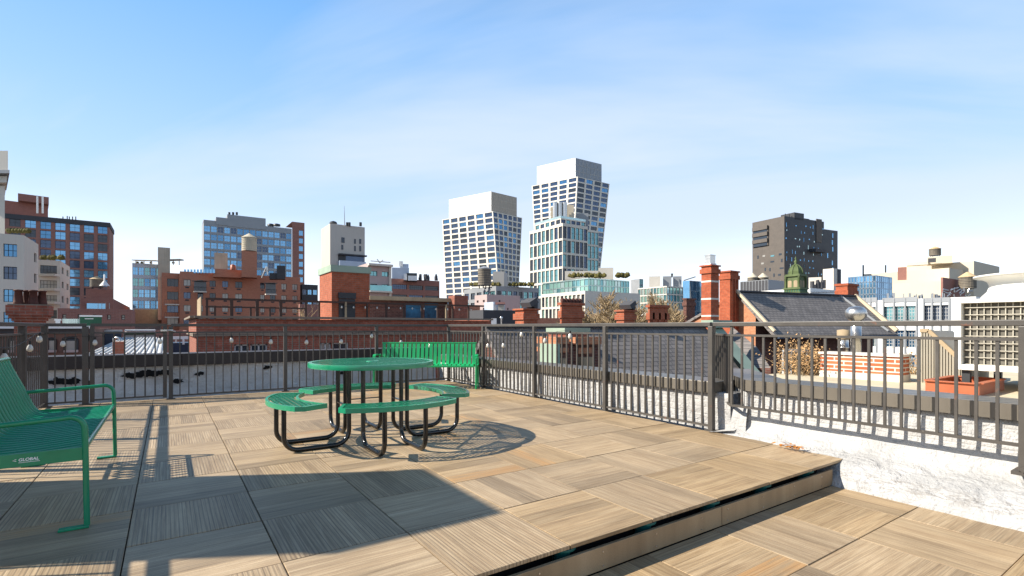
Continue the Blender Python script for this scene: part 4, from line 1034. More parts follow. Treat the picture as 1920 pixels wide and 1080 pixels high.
# ================================================= twisted white towers
def leaning(label, top, bot, cap, ycap, D, nl, nr_, rows, dl=26, dr=20, shade_cap='cap_shade'):
    # top/bot: (left(px,py), corner, right); sunlit left face, shaded right face with shade put into its crown colour
    dL, dC, dR = D + dl, D, D + dr
    T = [P(*top[0], dL), P(*top[1], dC), P(*top[2], dR)]; Bt = [P(*bot[0], dL), P(*bot[1], dC), P(*bot[2], dR)]
    zt = T[1].z; zb = -6.0
    def down(t_, b_):             # extend the leaning edge to zb
        f_ = (zb - t_.z) / (b_.z - t_.z); return t_ + (b_ - t_) * f_
    T = [vz(p, zt) for p in T]; Bt = [down(t_, b_) for t_, b_ in zip(T, Bt)]
    b = Bld('leaning_tower', label, 'tower', (Bt[1].x, Bt[1].y, GZ), M['tower_white'], M['grey_roof'], M['frame_dark'], [M[q] for q in ('glass_navy', 'glass_navy', 'glass_blue', 'glass_navy', 'glass_dark')], 'white leaning towers')
    b.face(Bt[0], Bt[1], T[1], T[0], nc=nl, nr=rows, ins=(.10, .10, .13, .13), depth=.4, mull=(1, 0), fw=.1)
    b.face(Bt[1], Bt[2], T[2], T[1], nc=nr_, nr=rows, ins=(.10, .10, .13, .13), depth=.4, mull=(1, 0), fw=.1)
    Et, Eb = T[0] + T[2] - T[1], Bt[0] + Bt[2] - Bt[1]
    b.quad(Bt[2], Eb, Et, T[2]); b.quad(Eb, Bt[0], T[0], Et); b.mb.face([vz(T[0], zt), vz(T[1], zt), vz(T[2], zt), vz(Et, zt)], 1)
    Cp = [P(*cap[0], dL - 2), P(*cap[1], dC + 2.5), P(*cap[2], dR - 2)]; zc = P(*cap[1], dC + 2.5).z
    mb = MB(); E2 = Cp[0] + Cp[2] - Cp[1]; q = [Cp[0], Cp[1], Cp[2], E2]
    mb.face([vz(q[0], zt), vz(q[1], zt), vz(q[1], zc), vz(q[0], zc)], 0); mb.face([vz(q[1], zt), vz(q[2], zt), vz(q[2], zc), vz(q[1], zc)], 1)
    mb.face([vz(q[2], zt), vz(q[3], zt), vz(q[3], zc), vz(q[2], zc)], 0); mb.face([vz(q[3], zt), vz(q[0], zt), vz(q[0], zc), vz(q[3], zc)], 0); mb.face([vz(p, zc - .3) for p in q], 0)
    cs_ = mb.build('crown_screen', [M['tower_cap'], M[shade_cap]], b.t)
    mb = MB()
    for A_, B_, n_ in ((q[0], q[1], 9), (q[1], q[2], 7)):
        nn_ = Vector(((B_ - A_).y, -(B_ - A_).x, 0)).normalized() * .06
        for k in range(1, n_): p_ = A_ + (B_ - A_) * k / n_ + nn_; mb.bar(vz(p_, zt), vz(p_, zc - .4), .16, .1)
        for f_ in (.33, .66): mb.bar(vz(A_ + nn_, zt + (zc - zt) * f_), vz(B_ + nn_, zt + (zc - zt) * f_), .1, .14)
    mb.build('panel_joint', M['pale'], cs_)
    b.done()
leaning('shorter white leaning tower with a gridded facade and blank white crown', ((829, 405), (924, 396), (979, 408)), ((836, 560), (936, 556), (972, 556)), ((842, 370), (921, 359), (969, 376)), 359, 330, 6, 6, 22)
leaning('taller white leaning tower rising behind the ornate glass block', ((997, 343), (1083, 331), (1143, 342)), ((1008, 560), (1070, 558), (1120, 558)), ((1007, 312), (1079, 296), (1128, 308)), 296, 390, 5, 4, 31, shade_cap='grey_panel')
# ornate block in front of the taller tower
D = 250
b = simple('glass_block', 'stepped glazed block with stone grid and metal roof stacks before the taller white tower', 'apartment block', (1055, 418), 993, 1102, D, 'pale', 'grey_roof', 'frame_dark', ('glass_dark', 'glass_teal', 'glass_navy', 'glass_teal'),
           L=dict(nc=8, nr=6, ins=(.1, .1, .05, .1), z0=P(0, 580, D).z, z1=P(0, 421, D).z, mull=(1, 1), depth=.5, fw=.12), Rt=dict(nc=6, nr=6, ins=(.08, .08, .05, .1), z0=P(0, 580, D).z, z1=P(0, 421, D).z, mull=(1, 1), depth=.5, fw=.12), fin=False, rot=0)
p = b.B; q = p + EU * solve_along(p, EU, 1130); zz = P(0, 440, D + 25).z
b.face(vz(p, GZ) + EV * 3, vz(q, GZ) + EV * 3, vz(q, zz) + EV * 3, vz(p, zz) + EV * 3, nc=4, nr=6, ins=(.08, .08, .05, .08), z0=P(0, 590, D + 20).z, mull=(1, 1), depth=.4, fw=.12, pane=M['glass_teal'])
b.mb.face([vz(p, zz) + EV * 3, vz(q, zz) + EV * 3, vz(q, zz) + EV * 15, vz(p, zz) + EV * 15], 1)
C = b.C + EV * 5 + EU * 3; zA = P(0, 404, D).z; Ll, Rr = solve_along(C, EV, 1003), solve_along(C, EU, 1098)
b.face(vz(C + EV * Ll, b.zt), vz(C, b.zt), vz(C, zA), vz(C + EV * Ll, zA), nc=5, nr=1, ins=(.12, .12, .1, .15), mull=(1, 1), depth=.4, fw=.12); b.face(vz(C, b.zt), vz(C + EU * Rr, b.zt), vz(C + EU * Rr, zA), vz(C, zA), nc=5, nr=1, ins=(.1, .1, .1, .15), mull=(1, 1), depth=.4, fw=.12)
b.mb.face([vz(C + EV * Ll, zA), vz(C, zA), vz(C + EU * Rr, zA), vz(C + EU * Rr + EV * Ll, zA)], 1)
mb = MB()
for x in (1041, 1050, 1059): mb.tube([P(x, 412, D + 12), P(x, 380 + (x % 3), D + 12)], 1.25, 12)
b.part('metal_stack', mb, M['steel'])
mb = MB(); pxbox(mb, 1033, 1046, 388, 412, D + 14, 5); pxbox(mb, 1062, 1076, 384, 412, D + 14, 5); b.part('stack_housing', mb, M['beige']); mb = MB(); pxbox(mb, 1081, 1103, 400, 430, D + 18, 6); b.part('plant_room', mb, M['grey_panel'])
mb = MB(); pp_ = [(C + EV * Ll), C, (C + EU * Rr)]
for a, c in zip(pp_, pp_[1:]): mb.bar(vz(a, zA + .6), vz(c, zA + .6), .1, 1.1)
b.part('balustrade', mb, M['glass_pale']); b.done()
# green glass low block on white base
D = 170
b = simple('green_glass_block', 'low green glass block with roof garden over a white framed base', 'building', (1103, 521), 1017, 1180, D, 'glass_pale', 'grey_roof', 'frame_dark', ('glass_green', 'glass_pale', 'glass_green', 'glass_teal'),
           L=dict(nc=12, nr=2, ins=(.04, .04, .03, .05), z0=P(0, 549, D).z, z1=P(0, 522, D).z, mull=(0, 0), depth=.15, fw=.08), Rt=dict(nc=14, nr=2, ins=(.04, .04, .03, .05), z0=P(0, 547, D).z, z1=P(0, 522, D).z, mull=(0, 0), depth=.15, fw=.08), fin=False)
mb = MB(); pxbox(mb, 1059, 1122, 508, 524, D + 10, 8); pxbox(mb, 1122, 1150, 502, 524, D + 9, 8); b.part('plant_room', mb, M['pale'])
mb = MB()
for k in range(90): x = RD.choice([RD.uniform(1068, 1135), RD.uniform(1157, 1178)]); mb.lathe(P(x, 521 + RD.uniform(-3, 1), D + 5 + RD.uniform(0, 2)), [(0, 0), (RD.uniform(.5, 1), .4), (RD.uniform(.3, .8), 1), (0, 1.6)], 6, 0, False)
b.part('roof_garden', mb, M['hedge']); b.done()
b = simple('white_block', 'white framed building with tall window strips under the green glass block', 'building', (1097, 545), 1015, 1200, D - 8, 'pale', 'grey_roof', 'frame_dark', ('glass_dark', 'glass_green', 'glass_curtain'),
           L=dict(nc=11, nr=2, ins=(.14, .14, .08, .1), z0=P(0, 600, D).z, z1=P(0, 552, D).z, mull=(0, 1), depth=.5, fw=.08))
# low buildings around the water tank
D = 140
b = simple('terrace_building', 'low grey building with terrace planting and square windows beneath the shorter white tower', 'building', (930, 536), 870, 1010, D, 'grey_panel', 'grey_roof', 'frame_dark', ('glass_dark', 'glass_teal', 'glass_navy'), L=dict(nc=5, nr=3, ins=(.15, .15, .15, .2), z0=P(0, 600, D).z, z1=P(0, 541, D).z, mull=(1, 1)), Rt=dict(nc=8, nr=3, ins=(.15, .15, .15, .2), z0=P(0, 600, D).z, z1=P(0, 541, D).z, mull=(1, 1)), fin=False)
mb = MB()
for k in range(60): mb.lathe(P(RD.uniform(880, 1000), 537, D + RD.uniform(1, 5)), [(0, 0), (RD.uniform(.3, .7), .3), (RD.uniform(.2, .5), .8), (0, 1.3)], 6, 0, False)
b.part('terrace_planting', mb, M['hedge']); mb = MB(); pxbox(mb, 924, 945, 509, 537, D + 3, 5); b.part('plant_tower', mb, M['pale']); mb = MB(); pxbox(mb, 945, 952, 512, 537, D + 3, 5); b.part('grey_plant_tower', mb, M['grey_panel'])
mb = MB(); pxbox(mb, 941, 975, 528, 533, D + 4, 5); b.part('canopy', mb, M['pale']); b.done()
water_tank('dark wooden water tank standing in front of the shorter white tower', 896, 921, 499, 541, D - 6, legs=.9, cone=.12, conem='grey_panel')
simple('pink_building', 'low pinkish rendered building with a sunlit cream side below the water tank', 'building', (913, 552), 890, 975, 100, 'pink', panes=('glass_dark',), L=dict(nc=2, nr=3, ins=(.35, .35, .3, .4), z0=P(0, 600, 100).z, z1=P(0, 556, 100).z, mull=(0, 0)), Rt=dict(nc=4, nr=3, ins=(.4, .4, .35, .4), z0=P(0, 600, 100).z, z1=P(0, 556, 100).z, mull=(0, 0), skip=lambda i, j: (i + j) % 3))
b = simple('roof_shed', 'small pale blue roof shed with a salmon awning in front of the pink building', 'shed', (925, 566), 908, 947, 80, 'blue_white', deep=4, fin=False)
mb = MB(); q, r = P(929, 566, 79), P(947, 572, 78); mb.bar(P(929, 569, 78.5), P(947, 569, 78.5), 2.5, .3); b.part('awning', mb, M['salmon']); mb = MB(); pxbox(mb, 934, 946, 572, 585, 78, 2); b.part('dormer', mb, M['cream']); b.done()
b = simple('dark_shed', 'long charcoal roof structure left of the brown-red chimney stack', 'shed', (906, 581), None, 975, 40, 'charcoal', 'dark_roof', deep=4, fin=False)
mb = MB(); pxbox(mb, 921, 931, 597, 612, 38, .6); b.part('white_box', mb, M['white_paint']); mb = MB(); mb.tube([P(940, 614, 38), P(940, 597, 38)], .05, 6); mb.lathe(P(940, 597, 38), [(.1, 0), (.1, .12), (0, .16)], 8); b.part('vent_pipe', mb, M['steel']); b.done()
# far background glass blocks
simple('far_block', 'distant teal glass high-rise stub right of the green glass block', 'building', (1199, 523), 1183, 1206, 330, 'grey_panel', panes=('glass_teal',), Rt=dict(nc=2, nr=6, ins=(.1, .1, .1, .1), z0=P(0, 590, 330).z))
D = 210
b = simple('glazed_block', 'distant pale green glazed block with three roof plant towers', 'building', (1250, 536), 1196, 1281, D, 'pale', 'grey_roof', 'frame_dark', ('glass_pale', 'glass_green', 'glass_teal'), L=dict(nc=9, nr=3, ins=(.06, .06, .05, .1), z0=P(0, 580, D).z, z1=P(0, 537, D).z, mull=(0, 0), depth=.2, fw=.15), Rt=dict(nc=5, nr=3, ins=(.06, .06, .05, .1), z0=P(0, 580, D).z, z1=P(0, 537, D).z, mull=(0, 0), depth=.2, fw=.15), fin=False)
for x0, x1 in ((1217, 1238), (1243, 1259), (1262, 1278)):
    mb = MB(); pxbox(mb, x0, x1, 518, 540, D + 9, 6); b.part('plant_tower', mb, M['grey_panel'] if x0 != 1217 else M['pale'])
mb = MB(); mb.tube([P(1260, 520, D + 8), P(1260, 513, D + 8)], [.3, .5], 6); b.part('flue', mb, M['frame_dark']); b.done()
D = 300
b = simple('glass_tower', 'distant blue glass tower with a slanted pale facet left of the tall brick chimney', 'tower', (1293, 526), 1280, 1325, D, 'glass_sky', 'grey_roof', 'frame_light', ('glass_sky', 'glass_blue'), Rt=dict(nc=5, nr=8, ins=(.03, .03, .03, .03), mull=(0, 0), depth=.1, fw=.12), fin=False)
mb = MB(); q = b.C; mb.face([vz(q, b.zt) + EU * .1 - EV * .12, vz(q, b.zt - 26) + EU * 3.5 - EV * .12, vz(q, b.zt - 26) - EV * .12 + EU * .1]); b.part('pale_facet', mb, M['pale']); mb = MB(); mb.bar(P(1282, 526, D - 2), P(1304, 519, D - 2), .6, .6); b.part('crane_arm', mb, M['grey_panel']); b.done()
# black tower
D = 270
b = simple('black_tower', 'black clad tower with scattered small windows, tan side and cantilevered balconies', 'tower', (1471, 405), 1411, 1545, D, 'black_panel', 'dark_roof', 'frame_dark', ('glass_sky', 'glass_dark'), rot=-8, fin=False)
r8 = Matrix.Rotation(math.radians(-8), 3, 'Z'); eu8, ev8 = r8 @ EU, r8 @ EV
A, C, B = b.A, b.C, b.B
mb = MB(); n = -eu8
Cl = C + ev8 * 0.0; 
Al = A
mb.face([vz(A, GZ) + n * .15, vz(C, GZ) + n * .15, vz(C, C.z) + n * .15, vz(A, C.z) + n * .15]); b.part('tan_side', mb, M['black_mortar'])
LW = (A - C).length; RW = (B - C).length; H_ = C.z
def scatter(e, W_, n_, cols, rows, ztop, keep, sizes, pans):      # slots loosely keeping the floor lines
    for r_ in range(rows):
        for c_ in range(cols):
            if RD.random() > keep: continue
            s_ = (c_ + .5 + RD.uniform(-.28, .28)) / cols; z = ztop - r_ * 3.7 + RD.uniform(-.5, .5); w_, h_ = RD.choice(sizes)
            mb = MB(); c = vz(C + e * W_ * s_, z) + n_ * .2; mb.obox(c, e * w_ / 2, UP * h_ / 2, n_ * .06); b.part('window', mb, M[RD.choice(pans)])
scatter(ev8, LW, n, 4, 6, H_ - 20, .75, [(1.6, 1.0), (.8, 1.8), (2.2, .8)], ['glass_dark', 'glass_dark', 'glass_teal', 'glass_curtain'])
scatter(eu8, RW, -ev8 * .3, 9, 11, H_ - 4, .72, [(.5, 1.6), (.6, .8), (1.0, .6), (.45, 2.2), (.8, .8)], ['glass_sky', 'glass_blue', 'glass_pale', 'glass_sky'])
for k, z in enumerate((408 + 12, 408 + 24, 408 + 37)):
    mb = MB(); c = vz(C + ev8 * LW * .72, P(0, z, D).z) + n * .5; mb.obox(c, ev8 * LW * .24, UP * 1.0, n * .9); mb.obox(c - UP * 2 + n * -.2, ev8 * LW * .25, UP * .9, n * .35); b.part('balcony', mb, M['black_mortar'])
    mb = MB(); mb.obox(c - UP * 2 - n * .15, ev8 * LW * .22, UP * .8, n * .5); b.part('balcony_glazing', mb, M['glass_dark'])
mb = MB(); c = vz(C + eu8 * RW * .36, H_ + .9) + ev8 * 4; mb.obox(c, eu8 * 4, ev8 * 4, UP * 1.9); mb.obox(vz(C + eu8 * RW * .62, H_ - .2) + ev8 * 5, eu8 * 3, ev8 * 3, UP * 1.2); b.part('roof_plant', mb, M['black_panel'])
Br = B + ev8 * 1.0; Br2 = Br + eu8 * solve_along(Br, eu8, 1569); zr = P(0, 419, D).z
mb = MB(); mb.prism([(Br - ev8 * .5).xy, (Br2 - ev8 * .5).xy, (Br2 + ev8 * 14).xy, (Br + ev8 * 14).xy], GZ, zr); wg = b.part('side_wing', mb, M['black_panel'])
for k in range(10):
    mb = MB(); c = vz(Br + (Br2 - Br) * RD.choice([.3, .62, .65]), zr - 3 - k * 3.9) - ev8 * .52; mb.obox(c, eu8 * .45, UP * 1.3, ev8 * .06); b.part('window', mb, M['glass_sky'], wg)
mb = MB(); mb.obox(vz(C + eu8 * RW * .78, H_ - 17) - ev8 * 1.5, eu8 * 4.6, ev8 * 1.5, UP * .9); b.part('terrace', mb, M['charcoal'])
mb = MB(); mb.obox(vz(C + eu8 * RW * .86, H_ - 5.5) - ev8 * .1, eu8 * 2.4, ev8 * .2, UP * 6.5); b.part('tan_recess', mb, M['black_mortar'])
mb = MB()
for s_ in (.1, .2, .42, .55): mb.tube([vz(C + eu8 * RW * s_, H_) + ev8 * 2, vz(C + eu8 * RW * s_, H_ + 2) + ev8 * 2], .25, 5)
b.part('roof_vent', mb, M['frame_dark']); b.done()
# grey screened plant with two tanks
D = 150
b = simple('screened_plant', 'dark grey screened roof enclosure holding two water tanks below the black tower', 'roof enclosure', (1440, 524), 1388, 1470, D, 'grey_panel', 'dark_roof', parapet=3, L=dict(nc=9, nr=1, ins=(.02, .02, .02, .02), depth=.06, mull=(0, 0), z0=P(0, 560, D).z), panes=('charcoal',), frame='grey_panel')
water_tank('left pale topped water tank inside the dark grey screen', 1402, 1420, 512, 540, D + 8, cone=.3, conem='tank_pale', group='tanks in the grey screen')
water_tank('right pale topped water tank inside the dark grey screen', 1421, 1440, 512, 540, D + 8, cone=.3, conem='tank_pale', group='tanks in the grey screen')
D = 190
b = simple('grey_block', 'pale grey block with dark strip beside the foot of the black tower', 'building', (1563, 503), 1543, 1577, D, 'pale', deep=8, fin=False)
window_on(b, 1570, 1576, 505, 540, 'dark_strip', 'charcoal', .2); b.done()
b = simple('white_terrace_house', 'bright white low house with pipes between green cupola and brick chimney', 'building', (1519, 540), None, 1580, 80, 'white_paint', deep=8, fin=False)
mb = MB()
for y in (548, 556): mb.tube([P(1520, y, 78.5), P(1572, y - 1, 78.5)], .12, 6)
b.part('pipe', mb, M['steel']); mb = MB(); pxbox(mb, 1516, 1540, 520, 541, 90, 4); b.part('roof_house', mb, M['pale']); mb = MB()
for k in range(14): x = RD.uniform(1516, 1545); mb.tube([P(x, 541, 84), P(x, RD.uniform(524, 534), 84)], RD.uniform(.1, .35), 6)
b.part('roof_clutter', mb, M['charcoal']); b.done()
D = 200
simple('blue_glass_block', 'low blue glass office block in front of the beige warehouse', 'building', (1642, 516), 1590, 1673, D, 'glass_blue', 'grey_roof', 'frame_light', ('glass_sky', 'glass_blue'), L=dict(nc=9, nr=5, ins=(.03, .03, .04, .04), z0=P(0, 575, D).z, mull=(0, 0), depth=.1, fw=.1), Rt=dict(nc=8, nr=5, ins=(.03, .03, .04, .04), z0=P(0, 575, D).z, mull=(0, 0), depth=.1, fw=.1))
D = 260
b = simple('beige_warehouse', 'huge beige windowless warehouse block with rooftop tank house', 'warehouse', (1826, 489), 1684, 1874, D, 'beige', 'grey_roof', fin=False)
C = b.C - EU * 22 + EV * 4; L_ = solve_along(C, EV, 1620); zt = P(0, 506, D).z
mb = MB(); q = C + EV * L_; mb.prism([vz(C, 0).xy, (C + EU * 21.8).xy, (C + EU * 21.8 + EV * L_).xy, q.xy], GZ, zt); mb.build('lower_wing', M['beige'], b.t)
mb = MB()
C2 = b.C - EU * 40 + EV * 2; zt2 = P(0, 523, D - 30).z; L2 = solve_along(C2, EV, 1672)
mb.prism([C2.xy, (C2 + EU * 17.8).xy, (C2 + EU * 17.8 + EV * L2).xy, (C2 + EV * L2).xy], GZ, zt2); mb.build('front_wing', M['beige'], b.t)
mb = MB(); pxbox(mb, 1738, 1786, 480, 494, D + 4, 9); th_ = b.part('tank_house', mb, M['beige'])
mb = MB(); pxbox(mb, 1740, 1755, 484, 492, D + 3.8, .3); b.part('opening', mb, M['charcoal'], th_); mb = MB(); pxbox(mb, 1760, 1773, 484, 492, D + 3.8, .3); b.part('opening', mb, M['charcoal'], th_)
mb = MB(); pxbox(mb, 1700, 1740, 491, 497, D + 8, 5); b.part('parapet_block', mb, M['cream'])
mb = MB(); 
for x in (1617, 1659): pxbox(mb, x, x + 3, 497, 530, D + 30, 1)
b.part('flue', mb, M['frame_dark']); mb = MB(); pxbox(mb, 1683, 1700, 501, 525, D - 2, .6); b.part('brick_recess', mb, M['brick_brown'])
b.done()
water_tank('small water tank with tan cone on top of the beige warehouse', 1744, 1762, 462, 481, D + 8, legs=.6, cone=.25)
D = 130
b = simple('brick_bulkhead', 'small brown brick roof building with pipe tangle below the beige warehouse', 'bulkhead', (1768, 520), 1764, 1810, D, 'brick_brown', deep=6, fin=False)
mb = MB()
for k in range(26): x = RD.uniform(1770, 1816); y = RD.uniform(540, 556); mb.tube([P(x, y, D - 4), P(x + RD.uniform(-9, 9), y + RD.uniform(-7, 7), D - 4)], .16, 5)
b.part('pipe_tangle', mb, M['steel']); b.done()
water_tank('low wooden water tank with tan cone beside the white fan shroud', 1801, 1827, 510, 541, D + 3, cone=.3)
# white framed factory with multi-pane windows
D = 95
A_, C_, B_, E_ = foot((1830, 556), 1600, 1860, D); LL = (A_ - C_).length
cl = [0] + [1 - solve_along(C_, EV, x) / LL for x in (1610, 1644, 1655, 1720, 1731, 1781, 1795)] + [1]
b = simple('white_factory', 'white framed factory with big gridded windows behind the vent pipes', 'factory', (1830, 556), 1600, 1860, D, 'white_paint', 'grey_roof', 'frame_light', ('glass_navy', 'glass_teal', 'glass_blue'),
           L=dict(nc=8, nr=4, cols=cl, ins=(.01, .01, .1, .2), z0=P(0, 760, D).z, z1=P(0, 560, D).z, mull=(11, 4), depth=.5, fw=.09, skip=lambda i, j: i not in (1, 3, 5)), Rt=None, fin=False)
for x0, x1 in ((1610, 1644), (1655, 1720), (1731, 1781)):
    p, q = b.C + EV * solve_along(b.C, EV, x0), b.C + EV * solve_along(b.C, EV, x1); dd = dep(p.x, p.y)
    mb = MB(); mb.box(p.x - .12, p.x + .1, q.y, p.y, CH + (HY - 567.5) / F * dd, CH + (HY - 559) / F * dd); b.part('frieze_panel', mb, M['grey_panel'])
    for f_ in (.02, .34, .66, .98): mb = MB(); y_ = q.y + (p.y - q.y) * f_; mb.box(p.x - .2, p.x + .1, y_ - .13, y_ + .13, -12, CH + (HY - 560) / F * dd); b.part('mullion_post', mb, M['grey_panel'])
mb = MB()
for k in range(16): x = RD.uniform(1660, 1775); w_ = RD.uniform(1, 7); y_ = RD.uniform(548, 554); pxbox(mb, x, x + w_, y_, 560, D + 22, .8)
b.part('roof_clutter', mb, M['grey_panel'])
b.done()
# ================================================= near roofs at the left
# red brick building behind the far parapet, its roof terrace and bulkhead
D = 16.0
C = P(368, 594, D); b = Bld('brick_building', 'low dark red brick building with a fenced roof terrace behind the back railing', 'building', (C.x, C.y, GZ), M['brick_near'], M['grey_roof'], M['frame_light'], [M['glass_curtain'], M['glass_dark']])
zt = C.z; A = C + EV * solve_along(C, EV, 354); LB = solve_along(C, EU, 921); B = C + EU * LB; E_ = A + B - C
zb_ = -6
fx = lambda x: solve_along(C, EU, x) / LB
mi_or = M['brick_orange']
w0, w1 = CH - (661 - HY) / F * D, CH - (647 - HY) / F * D
cols = [0, fx(438), fx(468), fx(503), fx(506), fx(600), fx(622), fx(655), fx(690), 1]
b.face(vz(C, zb_), vz(B, zb_), vz(B, zt - .06), vz(C, zt - .06), nc=9, nr=1, cols=cols, ins=(.04, .04, .0, .0), z0=w0 - .5, z1=w1, depth=.12, mull=(1, 0), fw=.05, skip=lambda i, j: i not in (1, 2, 5, 6))
b.face(vz(A, zb_), vz(C, zb_), vz(C, zt - .06), vz(A, zt - .06)); b.quad(vz(B, zb_), vz(E_, zb_), vz(E_, zt), vz(B, zt)); b.quad(vz(E_, zb_), vz(A, zb_), vz(A, zt), vz(E_, zt)); b.mb.face([vz(A, zt - .08), vz(C, zt - .08), vz(B, zt - .08), vz(E_, zt - .08)], 1)
mb = MB()
mb.bar(vz(C, zt) - EV * .02 - EU * .06, vz(B, zt) - EV * .02, .30, .07); mb.bar(vz(C, zt) - EU * .02, vz(A, zt) - EU * .02, .30, .07)
b.part('coping', mb, M['dull_trim'])
mb = MB(); zc = CH - (628 - HY) / F * D; mb.bar(vz(C, zc) - EV * .03 - EU * .05, vz(B, zc) - EV * .03, .12, .10); mb.bar(vz(C, zc) - EU * .03, vz(A, zc) - EU * .03, .12, .10); b.part('string_course', mb, M['dull_trim'])
b.done()
# bulkhead
Db = 19.0
C2 = P(622, 509, Db); A2 = C2 + EV * solve_along(C2, EV, 599); B2 = C2 + EU * solve_along(C2, EU, 693); E2 = A2 + B2 - C2
t = thing('brick_bulkhead', 'square brick stair bulkhead with green copper coping and black door on the roof terrace', 'bulkhead', (C2.x, C2.y, zt))
mb = MB(); mb.prism([C2.xy, B2.xy, E2.xy, A2.xy], zt - .1, C2.z); bw = mb.build('wall', M['brick_red'], t)
mb = MB(); q = .05; mb.prism([(C2.x - q, C2.y - q), (B2.x + q, B2.y - q), (E2.x + q, E2.y + q), (A2.x - q, A2.y + q)], C2.z, C2.z + .25); mb.build('coping', M['verdigris'], t)
def on_face(px0, px1, py0, py1, Cn, off, th):       # box on the -v face through Cn
    a, c_ = solve_along(Cn, EU, px0), solve_along(Cn, EU, px1); x0, x1 = Cn.x + a, Cn.x + c_; dd = dep((x0 + x1) / 2, Cn.y)
    z1, z0 = CH - (py0 - HY) / F * dd, CH - (py1 - HY) / F * dd; mb = MB(); mb.box(x0, x1, Cn.y - off - th, Cn.y - off, z0, z1); return mb
on_face(634, 666, 549, 560, C2, 0, .10).build('lintel_panel', M['black_panel'], t)
dr_ = on_face(635, 665, 561, 597, C2, 0, .06).build('door', M['black_panel'], t)
# terrace fence: posts, rails
Cf = C + EV * .5 + EU * solve_along(C + EV * .5, EU, 385); 
t = thing('terrace_fence', 'dark brown post and rail fence with a tan timber screen along the brick roof terrace', 'fence', (Cf.x, Cf.y, zt))
hz = CH - (560 - HY) / F * dep(Cf.x, Cf.y) + 0.0; x_end = Cf.x + solve_along(Cf, EU, 907)
mb = MB(); mb.bar(vz(Cf, hz), Vector((x_end, Cf.y, hz)), .07, .07); mb.build('top_rail', M['brown_post'], t)
mb = MB(); xa = Cf.x + solve_along(Cf, EU, 575); zm = CH - (575 - HY) / F * dep(Cf.x, Cf.y); mb.bar(vz(Cf, zm), Vector((xa, Cf.y, zm)), .05, .05); mb.build('mid_rail', M['brown_post'], t)
for px in (388, 434, 482, 526, 573, 598, 648, 688, 724, 757, 790, 820, 836, 848, 878):
    x = Cf.x + solve_along(Cf, EU, px); mb = MB(); w = .05 if px not in (434, 482, 526) else .075; mb.box(x - w / 2 * 1.3, x + w / 2 * 1.3, Cf.y - w, Cf.y, zt - .05, hz + .02); mb.build('post', M['brown_post'] if px not in (648, 836) else M['tan_wood'], t)
for px in (403, 506, 470): x = Cf.x + solve_along(Cf, EU, px); mb = MB(); mb.box(x - .03, x + .03, Cf.y - .05, Cf.y, zt - .05, zm); mb.build('post', M['brown_post'], t)
mb = MB(); Cs = Cf - EU * .1
for k in range(14): y0 = Cs.y + k * .17; mb.box(Cs.x - .03, Cs.x, y0 + .004, y0 + .166, zt - .02, hz + .06)
mb.build('timber_screen', M['tan_wood'], t)
# small lights on the fence and vine
tb_ = thing('string_light', 'distant string of small bulbs along the brick roof terrace fence', 'string lights', (Cf.x + 5, Cf.y - .1, hz), )
pts = []
for k in range(24): px = 640 + k * 11; x = Cf.x + solve_along(Cf, EU, px); pts.append(Vector((x, Cf.y - .06, hz - .12 - .05 * (k % 2))))
mb = MB(); mb.tube(pts, .006, 4); mb.build('cable', M['cable'], tb_)
for p in pts[::2]: mb = MB(); mb.lathe(p + UP * -.06, [(0, -.05), (.035, -.02), (.02, .04), (0, .05)], 6); mb.build('bulb', M['bulb'], tb_)
# pergola-like low dark wall with blue mural behind fence
Cm = C + EV * 6; Cm = vz(Cm, zt)
t = thing('terrace_wall', 'dark brown terrace wall with blue mural panels right of the brick bulkhead', 'wall', (Cm.x + 8, Cm.y, zt))
def on_m(px0, px1, py0, py1, th, nm, mat, off=0):
    a, c_ = Cm.x + solve_along(Cm, EU, px0), Cm.x + solve_along(Cm, EU, px1); dd = dep((a + c_) / 2, Cm.y); z1, z0 = CH - (py0 - HY) / F * dd, CH - (py1 - HY) / F * dd
    mb = MB(); mb.box(a, c_, Cm.y - off - th, Cm.y - off, z0, z1); return mb.build(nm, mat, t)
on_m(686, 836, 565, 602, .2, 'wall', M['brick_dark']); on_m(686, 838, 558, 565, .6, 'beam', M['tan_wood']); on_m(758, 788, 569, 600, .03, 'mural_panel', M['blue_art'], .203); on_m(793, 818, 569, 600, .03, 'mural_panel', M['blue_art'], .203)
t = thing('brick_chimney', 'short square brown brick chimney at the right end of the brick roof terrace', 'chimney', (Cm.x + 13, Cm.y, zt), 'brick chimneys')
on_m(836, 861, 556, 600, .7, 'stack', M['brick_near'], .3)
# bare shrub on terrace
def scribble(name, label, cat, base, h, r, n, mat, leaf=None, nl=0, th=.012, group=None):
    t = thing(name, label, cat, base, group); base = Vector(base); mb = MB(); tips = []
    for k in range(n):
        a = RD.uniform(0, 6.28); p = base + Vector((math.cos(a), math.sin(a), 0)) * RD.uniform(0, r * .5); path = [p]; d = Vector((RD.gauss(0, .35), RD.gauss(0, .35), 1)).normalized(); L = h * RD.uniform(.5, 1) / 6
        for q in range(6):
            d = (d + Vector((RD.gauss(0, .28), RD.gauss(0, .28), RD.gauss(-.03, .15)))).normalized(); p = p + d * L; path.append(p); tips.append(p)
        mb.tube(path, [th * (1 - q / 8) for q in range(7)], 4, 0, False)
    mb.build('stem', M[mat], t)
    if leaf:
        mb = MB()
        for k in range(nl):
            c = RD.choice(tips) + Vector((RD.gauss(0, .06), RD.gauss(0, .06), RD.gauss(0, .06))); e1 = Vector((RD.gauss(0, 1), RD.gauss(0, 1), RD.gauss(0, 1))).normalized() * RD.uniform(.012, .03); e2 = e1.orthogonal().normalized() * .014
            mb.face([c - e1, c + e2, c + e1, c - e2])
        mb.build('leaf_cluster', M[leaf], t)
    return t
